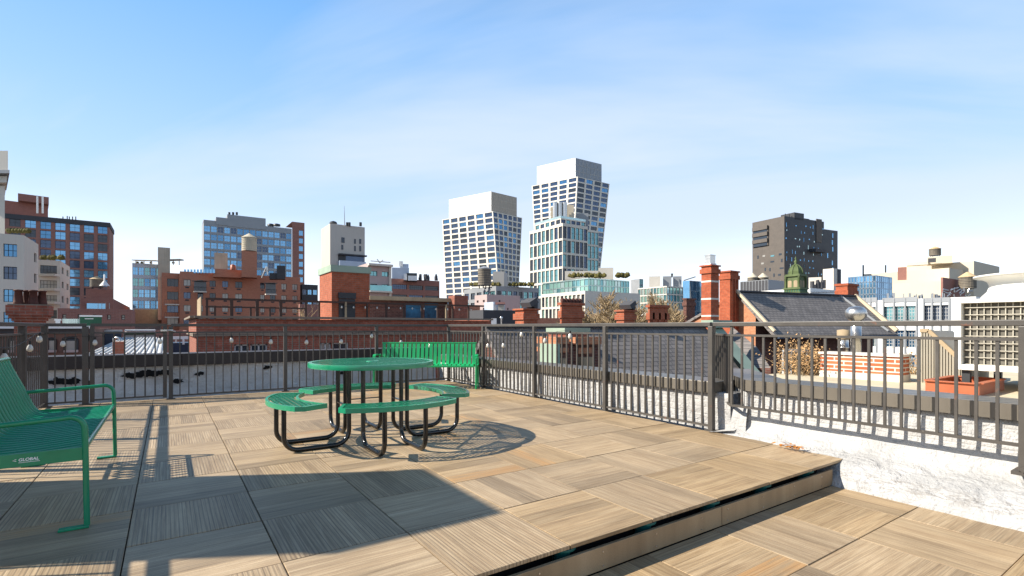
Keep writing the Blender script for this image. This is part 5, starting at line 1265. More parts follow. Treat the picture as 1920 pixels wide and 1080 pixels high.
q = Cf + EV * 1.0; x = q.x + solve_along(q, EU, 574); scribble('bare_shrub', 'leafless potted shrub beside the brick bulkhead on the roof terrace', 'shrub', (x, q.y, zt - .05), 1.0, .5, 16, 'bark')

# near chimney with clay pots at the left
Dc = 13.0
c0 = P(57, 620, Dc); W_ = 60 * Dc / F
t = thing('brick_chimney', 'corbelled brown-red chimney topped with four clay pots behind the left railing', 'chimney', (c0.x, c0.y, -6), 'brick chimneys')
mb = MB(); z = lambda y: CH - (y - HY) / F * Dc
def sq(mb, hw, hd, z0, z1):
    hd = hd - .1; mb.box(c0.x - hw, c0.x + hw, c0.y - hd, c0.y + hd, z0, z1)
hw = .27
sq(mb, hw, .3, -6, z(602)); sq(mb, hw + .04, .34, z(602), z(597)); sq(mb, hw + .09, .39, z(597), z(592)); sq(mb, hw + .13, .43, z(592), z(573)); mb.build('stack', M['brick_near'], t)
mb = MB(); sq(mb, hw + .10, .40, z(573), z(571)); mb.build('mortar_cap', M['dull_trim'], t)
for k in range(4):
    x = c0.x + (k - 1.5) * hw * .52; mb = MB(); mb.lathe((x, c0.y + (.08 if k % 2 else -.08), z(571)), [(.10, 0), (.105, .04), (.095, .06), (.075, .32), (.095, .33), (.095, .36), (.07, .37)], 12); mb.build('chimney_pot', M['terracotta'], t)
# arched window house and roofs
Da = 22
b = simple('row_house', 'brown house with arched windows and a white cornice behind the gate', 'house', (170, 617), -60, 210, Da, 'pink', 'grey_roof', 'frame_dark', ('glass_curtain', 'glass_dark'), left=True, deep=6, zb=-8, fin=False, parapet=.15)
b.wall = pm('brown_stucco', (.155, .085, .065, 1), .85, 0, .1, .5)
def on_front(b, x0, x1, y0, y1, name, mat, th=.1, off=0):
    Cn = b.C; a, c_ = Cn.x + solve_along(Cn, EU, x0), Cn.x + solve_along(Cn, EU, x1); dd = dep((a + c_) / 2, Cn.y); z1, z0 = CH - (y0 - HY) / F * dd, CH - (y1 - HY) / F * dd
    mb = MB(); mb.box(a, c_, Cn.y - off - th, Cn.y - off, z0, z1); return b.part(name, mb, M[mat]), a, c_, z0, z1
for x0, x1 in ((92, 103), (124, 144), (18, 36)):
    o, a, c_, z0, z1 = on_front(b, x0, x1, 639, 656, 'window', 'glass_curtain', .05)
    mb = MB(); r = (c_ - a) / 2; cx = (a + c_) / 2; yy = b.C.y - .05
    mb.face([(cx + r * math.cos(th), yy, z1 + r * .55 * math.sin(th)) for th in [math.pi * k / 10 for k in range(11)]], 0); mb.build('arch_pane', M['glass_dark'], o)
    mb = MB(); mb.tube([(a - .03, yy - .02, z0)] + [(a - .03, yy - .02, z1)] + [(cx - (r + .03) * math.cos(th), yy - .02, z1 + (r * .55 + .05) * math.sin(th)) for th in [math.pi * k / 10 for k in range(1, 10)]] + [(c_ + .03, yy - .02, z1), (c_ + .03, yy - .02, z0)], .04, 4); mb.build('frame', M['frame_dark'], o)
    mb = MB(); mb.box(a - .06, c_ + .06, yy - .12, yy - .0, z0 - .1, z0); mb.build('sill', M['pink'], o)
on_front(b, -60, 171, 611, 616, 'cornice', 'white_paint', .35); on_front(b, -60, 170, 616, 625, 'frieze', 'charcoal', .12)
b.done()
mb_t = thing('roof_cabinet', 'dark green metal roof cabinet with a white lid', 'cabinet', P(170, 607, 24))
mb = MB(); pxbox(mb, 150, 191, 594, 612, 24, 1); mb.build('body', M['dark_green'], mb_t); mb = MB(); pxbox(mb, 149, 192, 591, 594, 23.97, 1.1); pxbox(mb, 159, 175, 597, 598.3, 23.95, .06); mb.build('lid', M['white_paint'], mb_t)
mb_t = thing('roof_vent', 'small white louvred roof unit left of the dark green cabinet', 'roof unit', P(108, 607, 25))
mb = MB(); pxbox(mb, 102, 115, 598, 601, 25, .6); pxbox(mb, 104, 113, 601, 606, 25, .5); mb.build('hood', M['white_paint'], mb_t); mb = MB(); pxbox(mb, 104, 114, 606, 613, 25.05, .5); mb.build('base', M['frame_light'], mb_t)
mb_t = thing('glass_screen', 'low glazed roof screen between the white vent and the green cabinet', 'screen', P(132, 612, 26))
mb = MB(); pxbox(mb, 117, 149, 598, 612, 26, .1); mb.build('pane', M['glass_pale'], mb_t); mb = MB()
for x in range(117, 151, 4): pxbox(mb, x, x + .8, 597, 612, 25.95, .05)
mb.build('bar', M['frame_light'], mb_t)
# white standing-seam roof and brick stub
mb_t = thing('seamed_roof', 'white standing seam metal roof sloping behind the gate', 'roof', P(255, 640, 25))
mb = MB(); a_, b_ = P(170, 662, 20), P(236, 638, 25); 
q = [P(168, 664, 20), P(310, 664, 20), P(310, 634, 25), P(232, 634, 25)]; mb.face(q); mb.face([p - UP * .2 for p in q][::-1])
for k in range(4): mb.face([q[k], q[k] - UP * .2, q[(k + 1) % 4] - UP * .2, q[(k + 1) % 4]])
mb.build('sheet', M['white_paint'], mb_t)
mb = MB()
for k in range(15): f_ = k / 14; mb.bar(q[0] * (1 - f_) + q[1] * f_ + UP * .02, q[3] * (1 - f_) + q[2] * f_ + UP * .02, .05, .06)
mb.build('seam', M['frame_light'], mb_t)
mb_t = thing('brick_stub', 'small pinkish chimney stub with a bent pipe on the white seamed roof', 'chimney', P(223, 664, 19.5)); mb = MB(); pxbox(mb, 211, 235, 641, 668, 19.5, .6); mb.build('stack', M['brick_apt'], mb_t)
mb = MB(); mb.tube([P(214, 641, 19.6), P(214, 635, 19.6), P(218, 633, 19.6), P(224, 634, 19.6), P(226, 640, 19.6)], .045, 7); mb.build('pipe', M['steel'], mb_t)
mb_t = thing('navy_shed', 'navy roof shed in shade left of the white seamed roof', 'shed', P(213, 640, 27)); mb = MB(); pxbox(mb, 196, 228, 622, 665, 27, 2); mb.build('wall', M['navy'], mb_t); mb = MB(); pxbox(mb, 194, 230, 619, 622, 26.9, 2.2); mb.build('roof', M['grey_panel'], mb_t)
mb_t = thing('skylight_shed', 'pale louvred roof shed above the white seamed roof', 'shed', P(263, 634, 26)); mb = MB(); pxbox(mb, 232, 292, 626, 640, 26, 1.5); mb.build('wall', M['frame_light'], mb_t)
mb = MB()
for y in (618, 622): pxbox(mb, 234, 292, y, y + 2.4, 25.8, 1.8)
mb.build('louvre', M['white_paint'], mb_t); mb = MB(); pxbox(mb, 235, 291, 624, 627, 25.95, .5); mb.build('opening', M['dark_green'], mb_t)
mb_t = thing('blue_shed', 'bluish roof structure with white railing posts left of the near brick building', 'shed', P(338, 650, 24)); mb = MB(); pxbox(mb, 322, 356, 643, 668, 24, 2); mb.build('wall', M['navy'], mb_t); mb = MB(); pxbox(mb, 321, 357, 631, 636, 23.9, .2); pxbox(mb, 328, 332, 636, 646, 23.9, .15); pxbox(mb, 342, 346, 636, 646, 23.9, .15); mb.build('railing', M['white_paint'], mb_t)
b = simple('row_house', 'dark house wall and roof edge cut off at the left edge below the cream building', 'house', (24, 617), -120, 60, 40, 'charcoal', 'grey_roof', left=True, deep=10, zb=-8)
b = simple('row_house', 'plain brown brick house with flat roof right of the gate', 'house', (196, 621), None, 352, 42, 'brick_brown', 'grey_roof', deep=8, zb=-8)

# ================================================= slate roofed houses on the right
def gable_house(name, label, ridgeL, ridgeR_px, D, run, drop, zbase, wr=1.0, rot=0, gable='brick_orange', front='brick_dark', roof='slate', rear=4.0, thick=.14, over=.12):
    """ridge runs along +u from ridgeL; the slope falls towards -v"""
    rm_ = Matrix.Rotation(math.radians(-rot), 3, 'Z'); eu_, ev_ = rm_ @ EU, rm_ @ EV
    R0 = P(ridgeL[0], ridgeL[1], D); L = solve_along(R0, eu_, ridgeR_px); R1 = R0 + eu_ * L
    t = thing(name, label, 'house', (R0.x, R0.y, zbase))
    e0, e1 = R0 - ev_ * run - UP * drop, R1 - ev_ * run - UP * drop; k0, k1 = R0 + ev_ * rear - UP * drop, R1 + ev_ * rear - UP * drop
    mb = MB(); o = eu_ * over
    def slab(a, b_, c, d):
        n = (b_ - a).cross(d - a).normalized() * thick; mb.face([a, b_, c, d]); mb.face([d - n, c - n, b_ - n, a - n])
        for p, q_ in ((a, b_), (b_, c), (c, d), (d, a)): mb.face([p, p - n, q_ - n, q_])
    slab(e0 - o - ev_ * .15 - UP * .15 * drop / run, e1 + o - ev_ * .15 - UP * .15 * drop / run, R1 + o, R0 - o); slab(R0 - o, R1 + o, k1 + o, k0 - o)
    mb.build('roof', M[roof], t)
    mb = MB(); q = UP * .16
    w0_, w1_ = R0 + (e0 - R0) * wr, R1 + (e1 - R1) * wr
    mb.face([vz(k0, zbase), vz(w0_, zbase), w0_ - q, R0 - q, k0 - q]); mb.build('gable_wall', M[gable], t)
    mb = MB(); mb.face([vz(w0_, zbase), vz(w1_, zbase), w1_ - q, w0_ - q]); mb.face([vz(w1_, zbase), vz(k1, zbase), k1 - q, R1 - q, w1_ - q]); mb.build('wall', M[front], t)
    mb = MB(); mb.bar(R0 - o + UP * .03, R1 + o + UP * .03, .22, .08); mb.build('ridge_cap', M['charcoal'], t)
    return t, R0, R1, e0, e1
# near slate roof right behind the right-hand railing
t1, R0, R1, e0, e1 = gable_house('slate_house', 'house with a long slate roof striped by chimney shadows, directly behind the right railing', (917, 613.5), 1318, 14.7, 3.7, 3.55, -8, rot=7, gable='brick_dark')
mb = MB()
for x_, w_ in ((R1.x + .1, .5),):
    a = Vector((x_, R1.y, R1.z + .12)); d_ = e1 + UP * .12; mb.face([a, a + EU * .9, vz(d_, d_.z) + EU * .5 - EV * .3, d_ - EV * .3]); mb.face([a + EU * .9, a + EU * .9 - UP * 3, d_ + EU * .5 - UP * 3, d_ + EU * .5 - EV * .3])
    mb.bar(a - EV * .1, a + EU * 1.2 - EV * .1, .5, .28)
mb.build('copper_hip', M['verdigris'], t1)
mb = MB(); zg = R0.z - 1.75; 
# corbelled chimney breast on the slope (orange brick, copper skirts)
cxx = on_v(1086, R0.y - 2.2); 
tt = thing('chimney_breast', 'broken topped orange brick chimney breast rising from the near slate roof behind the railing', 'chimney', (cxx, R0.y - 2.2, zg - 1.5))
def seg(px0, px1, py0, py1, v, dv, mat, nm):
    a, c_ = on_v(px0, v), on_v(px1, v); dd = dep((a + c_) / 2, v); mb = MB(); mb.box(a, c_, v, v + dv, CH - (py1 - HY) / F * dd, CH - (py0 - HY) / F * dd); return mb.build(nm, mat, tt)
vv = R0.y - 2.6
seg(1045, 1068, 632, 645, vv, 1.0, M['brick_orange'], 'brick_band'); seg(1079, 1128, 632, 646, vv, 1.0, M['brick_orange'], 'brick_band')
seg(1050, 1066, 652, 661, vv + .06, 1.0, M['brick_orange'], 'brick_band'); seg(1085, 1110, 652, 663, vv + .06, 1.0, M['brick_orange'], 'brick_band')
seg(1052, 1126, 640, 730, vv + .16, 1.0, M['brick_dark'], 'stack'); seg(1053, 1064, 672, 686, vv - .02, .3, M['tan_wood'], 'corbel'); seg(1092, 1112, 670, 688, vv - .02, .3, M['tan_wood'], 'corbel')
seg(1044, 1050, 645, 715, vv - .05, .7, M['verdigris'], 'copper_skirt'); seg(1059, 1107, 615, 623, vv + .3, .8, M['verdigris'], 'copper_cap'); seg(1061, 1104, 623, 632, vv + .35, .8, M['brick_near'], 'neck')
# chimneys on the ridge
def chimney(label, x0, x1, ytop, D, style='plain', zbot=-2.0, mat='brick_red', left_face=None, bands=False):
    """grid aligned stack: near corner chosen so the sunlit side takes left_face px"""
    xc = x0 + (left_face if left_face is not None else (x1 - x0) * .35)
    C = P(xc, ytop, D); a = solve_along(C, EV, x0); c_ = solve_along(C, EU, x1); 
    t = thing('brick_chimney', label, 'chimney', (C.x, C.y, zbot), 'brick chimneys'); h = C.z - zbot; w = c_
    def lay(mb, g, z0, z1): mb.box(C.x - g, C.x + c_ + g, C.y - g, C.y + a + g, C.z + z0, C.z + z1)
    mb = MB(); lay(mb, 0, -h, -.42 * w - .12); lay(mb, .05, -.42 * w - .12, -.30 * w); lay(mb, .0, -.30 * w, -.10 * w); lay(mb, .06, -.10 * w, 0)
    if style == 'ribbed':
        n = 3
        for k in range(n): x = C.x + c_ * (k + .5) / n; mb.box(x - .05, x + .05, C.y - .05, C.y, C.z - h, C.z - .30 * w)
    mb.build('stack', M[mat], t)
    mb = MB()
    if style == 'copper': 
        mb.bar(C + EU * c_ * .2 + EV * a * .1 + UP * .1, C + EU * c_ * .7 + EV * a * .1 + UP * .25, .5, .16); mb.bar(C + EU * c_ * .3 + EV * a * .4 + UP * .2, C + EU * c_ * .95 + EV * a * .4 + UP * .05, .4, .12); mb.build('slate_cap', M['charcoal'], t)
    elif style == 'pots':
        for k in range(6): mb.lathe(C + EU * c_ * (k + .5) / 6 + EV * a * .5, [(.07, 0), (.08, .1), (0, .16)], 8)
        mb.build('pot', M['terracotta'], t)
    elif style == 'metal':
        lay(mb, -.07, 0, .08); mb.build('flashing', M['white_paint'], t); mb = MB(); lay(mb, -.10, .08, .40); lay(mb, -.085, .40, .44); hd = mb.build('metal_cowl', M['steel'], t)
    if bands:
        for y in (527, 560, 592): mb = MB(); z_ = CH - (y - HY) / F * D - C.z; lay(mb, .004, z_ - .035, z_ + .035); mb.build('stone_band', M['pale'], t)
    return t
chimney('squat red brick chimney with a slate capped top on the left of the ridge row', 966, 1008, 578, 15.2, 'copper', left_face=16)
chimney('broad red brick chimney with a ragged row of short pots, second in the ridge row', 1050, 1092, 567, 16.1, 'pots', left_face=3)
chimney('small red brick chimney with a dark slate cap between the two broad ones', 1156, 1190, 581, 17.4, 'copper', left_face=14)
chimney('broad red brick chimney with thin vertical ribs in front of the bare tree', 1215, 1252, 571, 18.3, 'ribbed', left_face=3)
chimney('tall square brick chimney with pale stone bands and a metal cowl', 1315, 1348, 496, 20.8, 'metal', mat='brick_chim', left_face=18, bands=True)
chimney('tall ribbed brick chimney beside the banded one with the metal cowl', 1349, 1385, 507, 26.1, 'ribbed', mat='brick_chim', left_face=20)
chimney('dark brown brick stub of a chimney between the bare tree and the tall banded one', 1281, 1303, 559, 32, 'plain', mat='brick_dark', left_face=6)
# second slate house with orange gable and cupola
t2, Q0, Q1, f0, f1 = gable_house('slate_house', 'steep slate roofed house with a sunlit orange brick gable and a green cupola behind it', (1384, 547), 1601, 26.5, 2.15, 2.1, -8, wr=.5, rot=10, rear=5)
mb = MB(); mb.bar(Q0 + UP * .06 - EU * .15, f0 + UP * .06 - EU * .15 - EV * .1, .12, .12); mb.build('verge', M['trim'], t2); mb = MB(); mb.bar(Q1 + UP * .06 + EU * .12, f1 + UP * .06 + EU * .12 - EV * .15, .16, .2); mb.build('verge', M['trim'], t2)
mb = MB(); xx = solve_along(Q0, EU, 1528); mb.bar(Q0 + (Q1 - Q0).normalized() * xx + UP * .05, f0 + (Q1 - Q0).normalized() * (xx + .9) + UP * .05, .10, .10); mb.build('valley_flashing', M['grey_panel'], t2)
mb = MB(); mb.bar(f0 + (f0 - Q0) * .1 - UP * .03, f1 + (f1 - Q1) * .1 - UP * .03, .12, .12); mb.build('gutter', M['navy'], t2)
chimney('short orange brick chimney with a row of ribs right of the green cupola', 1567, 1608, 531, 33.2, 'ribbed', mat='brick_chim', left_face=22, zbot=-1)
# lower lean-to roof left of the second house
mb_t = thing('lean_to', 'low slate lean-to roof in shadow at the foot of the orange gable', 'lean-to', P(1390, 660, 21.5))
a, b_, c, d = P(1356, 640, 21.5), P(1384, 618, 23), P(1440, 672, 20), P(1415, 690, 18.5)
mb = MB(); q = [P(1340, 690, 19.5), P(1445, 690, 17.5), P(1420, 652, 19.5), P(1372, 612, 22.5)]; mb.face(q); mb.build('roof', M['slate'], mb_t); mb = MB(); mb.face([q[0], q[0] - UP * 4, q[1] - UP * 4, q[1]]); mb.build('wall', M['brick_dark'], mb_t)
# cupola
Dq = 29.4
t = thing('cupola', 'green copper cupola with arched louvres, small dome and finial', 'cupola', P(1492, 572, Dq))
cq = P(1492, 555, Dq); hw = 21 * Dq / F; z = lambda y: CH - (y - HY) / F * Dq
def sq(mb, h_, z0, z1, tp=1.0):
    c_ = cq; lo = [(c_.x + sx * h_, c_.y + sy * h_, z0) for sx, sy in ((-1, -1), (1, -1), (1, 1), (-1, 1))]; hi = [(c_.x + sx * h_ * tp, c_.y + sy * h_ * tp, z1) for sx, sy in ((-1, -1), (1, -1), (1, 1), (-1, 1))]
    for k in range(4): mb.face([lo[k], lo[(k + 1) % 4], hi[(k + 1) % 4], hi[k]])
    mb.face(hi); mb.face(lo[::-1])
s_ = hw * .74
mb = MB(); sq(mb, s_ * .62, z(582), z(550)); mb.build('pedestal', M['pale'], t)
mb = MB(); sq(mb, s_ * 1.02, z(551), z(548)); sq(mb, s_ * .92, z(548), z(543)); sq(mb, s_ * 1.04, z(543), z(540.5)); base = mb.build('base', M['copper'], t)
mb = MB()
for k in range(7):
    o_ = (k - 3) / 3 * s_ * .85; mb.box(cq.x - s_ * .95, cq.x - s_ * .90, cq.y + o_ - .03, cq.y + o_ + .03, z(548), z(543)); mb.box(cq.x + o_ - .03, cq.x + o_ + .03, cq.y - s_ * .95, cq.y - s_ * .90, z(548), z(543))
mb.build('baluster_row', M['dark_green'], base)
mb = MB(); sq(mb, s_ * .74, z(540.5), z(519)); body = mb.build('belfry', M['copper'], t)
for sx in (-1, 1):
    for ax in (0, 1):
        mb = MB(); o_ = sx * s_ * .34; r_ = s_ * .22; pts = [(-r_, 0), (r_, 0)] + [(r_ * math.cos(th), .60 + r_ * math.sin(th)) for th in [math.pi * k / 6 for k in range(7)]]
        zz = z(539); fl = [(cq.x - s_ * .745, cq.y + o_ + p_[0] * -1, zz + p_[1] * .55) if ax == 0 else (cq.x + o_ + p_[0], cq.y - s_ * .745, zz + p_[1] * .55) for p_ in pts]; mb.face(fl); mb.build('louvre', M['tan_wood'], body)
mb = MB()
for sx in (-1, 1):
    for sy in (-1, 1): mb.lathe((cq.x + sx * s_ * .78, cq.y + sy * s_ * .78, z(541)), [(.07, 0), (.06, .55), (.09, .6), (.03, .75), (0, .85)], 6)
mb.build('corner_pier', M['copper'], t)
mb = MB(); sq(mb, s_ * .92, z(519), z(516.5)); sq(mb, s_ * .82, z(516.5), z(514.5)); mb.build('cornice', M['copper'], t)
mb = MB(); hD = z(496) - z(514.5); mb.lathe((cq.x, cq.y, z(514.5)), [(s_ * .82, 0), (s_ * .80, hD * .3), (s_ * .66, hD * .62), (s_ * .38, hD * .88), (s_ * .14, hD), (s_ * .12, hD * 1.08)], 8, 0, False); dome = mb.build('dome', M['copper'], t)
mb = MB()
for k in range(8):
    a = 2 * math.pi * k / 8; pr_ = [(s_ * .83, 0), (s_ * .81, hD * .3), (s_ * .67, hD * .62), (s_ * .39, hD * .88), (s_ * .15, hD)]; mb.tube([(cq.x + r_ * math.cos(a), cq.y + r_ * math.sin(a), z(514.5) + h_) for r_, h_ in pr_], .025, 5)
mb.build('dome_rib', M['copper'], dome)
mb = MB(); zf = z(496); mb.lathe((cq.x, cq.y, zf), [(.10, 0), (.05, .08), (.11, .16), (.05, .24), (.03, .3), (.07, .36), (.02, .42), (.0, .52)], 8); mb.build('finial', M['copper'], t)

# ================================================= things on the neighbour's roof
t = thing('brick_low_wall', 'low roof wall of orange brick with thick white mortar and a white cap', 'wall', (8.85, 3.4, .3))
vA, vB = on_u(1690, 8.75), on_u(1538, 8.75)
mb = MB(); mb.box(8.75, 9.05, vA, vB, .40, .665); mb.build('brickwork', M['brick_white'], t)
mb = MB(); mb.box(8.72, 9.08, vA - .02, vB + .02, .665, .70); mb.box(8.735, 9.065, vA - .01, vB + .01, .3, .40); mb.build('cap', M['pale'], t)
def pipe(label, pxc, D, r, y0, kind):
    c = P(pxc, 660, D); zb_ = .3; t = thing('vent_pipe', label, 'vent pipe', (c.x, c.y, zb_), 'roof vent pipes'); zt_ = CH - (y0 - HY) / F * D
    mb = MB(); mb.lathe((c.x, c.y, 0), [(r * 1.25, zb_), (r * 1.25, zb_ + .08), (r, zb_ + .1), (r, zt_ * .55 + .2), (r * 1.06, zt_ * .55 + .2), (r * 1.06, zt_ * .55 + .23), (r, zt_ * .55 + .23), (r, zt_)], 18); mb.build('pipe', M['steel'], t)
    mb = MB()
    if kind == 'ball': mb.lathe((c.x, c.y, zt_), [(r, -.02), (r * 1.35, 0), (r * 1.85, .06), (r * 2.0, .13), (r * 1.85, .20), (r * 1.3, .255), (r * .5, .275), (0, .28)], 20)
    else: mb.lathe((c.x, c.y, zt_), [(r, 0), (r * 1.3, .03), (r * 1.15, .07), (r * 1.15, .20), (0, .22)], 14)
    mb.build('cap', M['steel'] if kind == 'ball' else M['tan_wood'], t)
pipe('tall brushed steel vent pipe with a round ball cap', 1605, 10.2, .095, 600, 'ball')
pipe('shorter grey vent pipe with a tan crown cap left of the ball capped one', 1581, 10.6, .10, 637, 'crown')
# dry climber with white frame
c = P(1500, 700, 8.6); scribble('dry_climber', 'dry brown climbing plant with curled leaves growing over a pale frame', 'plant', (c.x, c.y, .3), .72, .75, 60, 'bark', 'dry_leaf', 900, .0065)
c = P(1530, 703, 8.5); scribble('dry_climber', 'low tangle of dry brown leaves against the end of the brick low wall', 'plant', (c.x, c.y, .3), .55, .45, 40, 'bark', 'dry_leaf', 600, .006)
t = thing('trellis_frame', 'pale grey plant frame standing in the dry climber', 'trellis', (P(1490, 700, 8.7).x, P(1490, 700, 8.7).y, .3))
mb = MB(); tl, tr = P(1469, 657, 8.7), P(1512, 658, 8.7)
for k in (0, .33, .66, 1): p = tl * (1 - k) + tr * k; mb.bar(vz(p, .3), vz(p, tl.z), .035, .035)
mb.bar(tl, tr, .045, .05); mb.build('frame', M['frame_light'], t)
c = P(1708, 718, 8.6); scribble('dry_plant', 'small dry twiggy plant between brick low wall and corrugated hood', 'plant', (c.x, c.y, .3), .5, .3, 30, 'bark', 'dry_leaf', 120, .006)
# corrugated hood
vA, vB = on_u(1792, 9.0), on_u(1726, 9.0); z0 = .3; zp = zat(621, 9.0, vB)
t = thing('corrugated_hood', 'slope-topped corrugated beige hood beside the cooling unit', 'hood', (9.0, vA, z0))
mb = MB(); prof = [(vB, z0), (vB, zp), (vB - (vB - vA) * .25, zp), (vA - .12, z0 + .26), (vA - .12, z0)]
mb.face([(9.0, v, z) for v, z in prof]); mb.face([(10.0, v, z) for v, z in prof][::-1])
for p, q in zip(prof, prof[1:] + prof[:1]): mb.face([(9.0, *p), (9.0, *p), (9.0, *q)][1:] + [(10.0, *q), (10.0, *p)][0:2])
body = mb.build('body', M['corrugated'], t)
mb = MB(); n = 16
for k in range(n):
    v = vA - .12 + (vB - vA + .12) * (k + .5) / n; f_ = min(1, max(0, (v - (vA - .12)) / ((vB - (vB - vA) * .25) - (vA - .12)))); mb.box(8.982, 9.0, v - .010, v + .010, z0, z0 + .26 + (zp - z0 - .26) * f_)
mb.build('corrugation', M['corrugated'], t)
mb = MB(); mb.bar((8.99, vB - (vB - vA) * .25, zp + .01), (8.99, vA - .12, z0 + .27), .04, .05); mb.bar((8.99, vB, zp + .01), (8.99, vB - (vB - vA) * .25, zp + .01), .04, .05); mb.build('edge_trim', M['tan_wood'], t)
# cooling unit
uF = 8.4; vL = on_u(1789, uF); vR = vL - 2.1; zb_, zt_ = .55, zat(562, uF, vL)
t = thing('cooling_unit', 'big white rooftop cooling unit with a cream gridded face and flared white fan shroud', 'cooling unit', (uF + .8, (vL + vR) / 2, .3))
mb = MB(); fr = .07; dz = (.012)
mb.box(uF + .14, uF + 1.7, vR, vL, zb_, zt_); mb.box(uF, uF + .14, vL - fr, vL, zb_, zt_); mb.box(uF, uF + .14, vR, vR + fr, zb_, zt_); mb.box(uF, uF + .14, vR + fr, vL - fr, zt_ - .05, zt_); mb.box(uF, uF + .14, vR + fr, vL - fr, zb_, zb_ + .07); mb.build('casing', M['hvac_white'], t, .008)
mb = MB(); mb.box(uF + .10, uF + .137, vR + fr, vL - fr, zb_ + .07, zt_ - .05); fill = mb.build('fill_panel', M['hvac_fill'], t)
mb = MB(); zz = zb_ + .07; k = 0
while zz < zt_ - .06: mb.box(uF + .06, uF + .075, vR + fr, vL - fr, zz, zz + .009); zz += .09
v = vL - fr
while v > vR + fr: mb.box(uF + .076, uF + .09, v - .009, v, zb_ + .07, zt_ - .05); v -= .066
mb.build('grille', M['hvac_bar'], fill)
cf = P(1884, 545, 6.9); c = (uF + .85, vL - .80, zt_)
mb = MB(); mb.lathe(c, [(.74, 0), (.72, .05), (.66, .12), (.64, .20), (.66, .25), (.72, .285), (.80, .30), (.80, .32), (.68, .31), (.62, .22), (.60, .05)], 36); mb.build('fan_shroud', M['hvac_white'], t)
for a_, b_ in ((uF + .1, vL - .1), (uF + .1, vR + .1), (uF + 1.5, vL - .1), (uF + 1.5, vR + .1)): mb = MB(); mb.box(a_ - .04, a_ + .04, b_ - .04, b_ + .04, .3, zb_); mb.build('leg', M['frame_dark'], t)
# orange steel tray
v1 = on_u(1735, 7.75); v0 = on_u(1836, 7.75)
t = thing('steel_tray', 'orange painted steel roof tray under the cooling unit', 'tray', (7.75, v0, .3)); mb = MB(); zt_ = .435
for x0, x1, y0, y1 in ((7.75, 7.78, v0, v1), (8.75, 8.78, v0, v1), (7.78, 8.75, v0, v0 + .03), (7.78, 8.75, v1 - .03, v1)): mb.box(x0, x1, y0, y1, .3, zt_)
for x0, x1, y0, y1 in ((7.72, 7.80, v0, v1), (8.73, 8.81, v0, v1), (7.80, 8.73, v0 - .03, v0 + .05), (7.80, 8.73, v1 - .05, v1 + .03)): mb.box(x0, x1, y0, y1, zt_, zt_ + .012)
mb.build('rim', M['orange_steel'], t)
mb = MB(); mb.box(7.79, 8.72, v0 + .04, v1 - .04, .32, .335); mb.build('gravel_bed', M['dry_leaf'], t)

# ================================================= bare trees beyond the ridge
def bare_tree(label, px, py_top, D, zbase, spread, seed, group='bare trees behind the chimneys', lean=0, wide=5.5):
    rnd = random.Random(seed); top = P(px, py_top, D); H_ = top.z - zbase; base = Vector((top.x, top.y, zbase))
    t = thing('bare_tree', label, 'tree', base, group); tr = MB(); cr = MB()
    def grow(p, d, L, r, lv):
        path = [p]; n = 4; rs = [r]; q = p; dd = d
        for k in range(n):
            dd = (dd + Vector((rnd.gauss(0, .13), rnd.gauss(0, .13), rnd.gauss(.05, .08)))).normalized(); q = q + dd * L / n; path.append(q); rs.append(r * (1 - .45 * (k + 1) / n))
        (tr if lv == 0 else cr).tube(path, rs, 6 if lv < 2 else 3, 0, False)
        if lv >= 5: return
        nb = (6, 4, 4, 5, 5)[lv]
        for k in range(nb):
            i = rnd.randint(2, n); a = rnd.uniform(0, 6.28); e = Vector((math.cos(a), math.sin(a), 0)); ang = rnd.uniform(.35, .85) * spread
            nd = (dd * math.cos(ang) + e * math.sin(ang)).normalized(); nd.z = max(nd.z, .0)
            grow(path[i], nd, L * rnd.uniform(.55, .78), max(rs[i] * .62, .034), lv + 1)
    tr.tube([vz(base, GZ), base], [H_ * .026, H_ * .02], 8, 0, False); grow(base, Vector((lean, 0, 1)).normalized(), H_ * .38, H_ * .02, 0)
    k_ = H_ / max(1e-3, max(v.z for v in cr.v) - zbase)
    rm = max(math.hypot(v.x - base.x, v.y - base.y) for v in cr.v) * k_; kr = k_ * wide / rm
    for m_ in (tr, cr): m_.v = [base + Vector(((v.x - base.x) * kr, (v.y - base.y) * kr, (v.z - base.z) * k_)) if v.z > base.z else v for v in m_.v]
    tr.build('trunk', M['bark'], t); cr.build('crown', M['bark'], t)
bare_tree('wide bare tree with dense tan twigs in front of the white framed block', 1132, 541, 40, -5, 1.15, 3)
bare_tree('bare tree with dense twigs behind the small capped chimney', 1190, 556, 38, -5, 1.1, 5)
bare_tree('bare tree with a dense flat twig crown between the two broad chimneys', 1160, 552, 44, -5, 1.15, 21)
bare_tree('pointed bare tree rising above the ribbed red chimney', 1256, 536, 36, -5, .95, 8, wide=3.4)
bare_tree('bare tree with drooping twigs left of the tall banded chimney', 1290, 570, 34, -5, 1.2, 12)
# distant low roofs to close the horizon behind the trees
for k, (x0, xc, x1, y, D, w) in enumerate(((985, 1000, 1100, 596, 90, 'brick_apt'), (1110, 1130, 1230, 590, 110, 'brick_brown'), (1225, 1240, 1330, 596, 80, 'brick_apt'), (560, 562, 700, 570, 60, 'brick_brown'), (800, 812, 900, 572, 75, 'brick_apt'))):
    simple('row_house', ['low red row house roof behind the squat chimneys', 'low brown row house behind the bare trees', 'low red row house left of the tall banded chimney', 'brown row house between red apartments and the bulkhead', 'low red row house below the loft building'][k], 'house', (xc, y), x0, x1, D, w, 'dark_roof', deep=10)

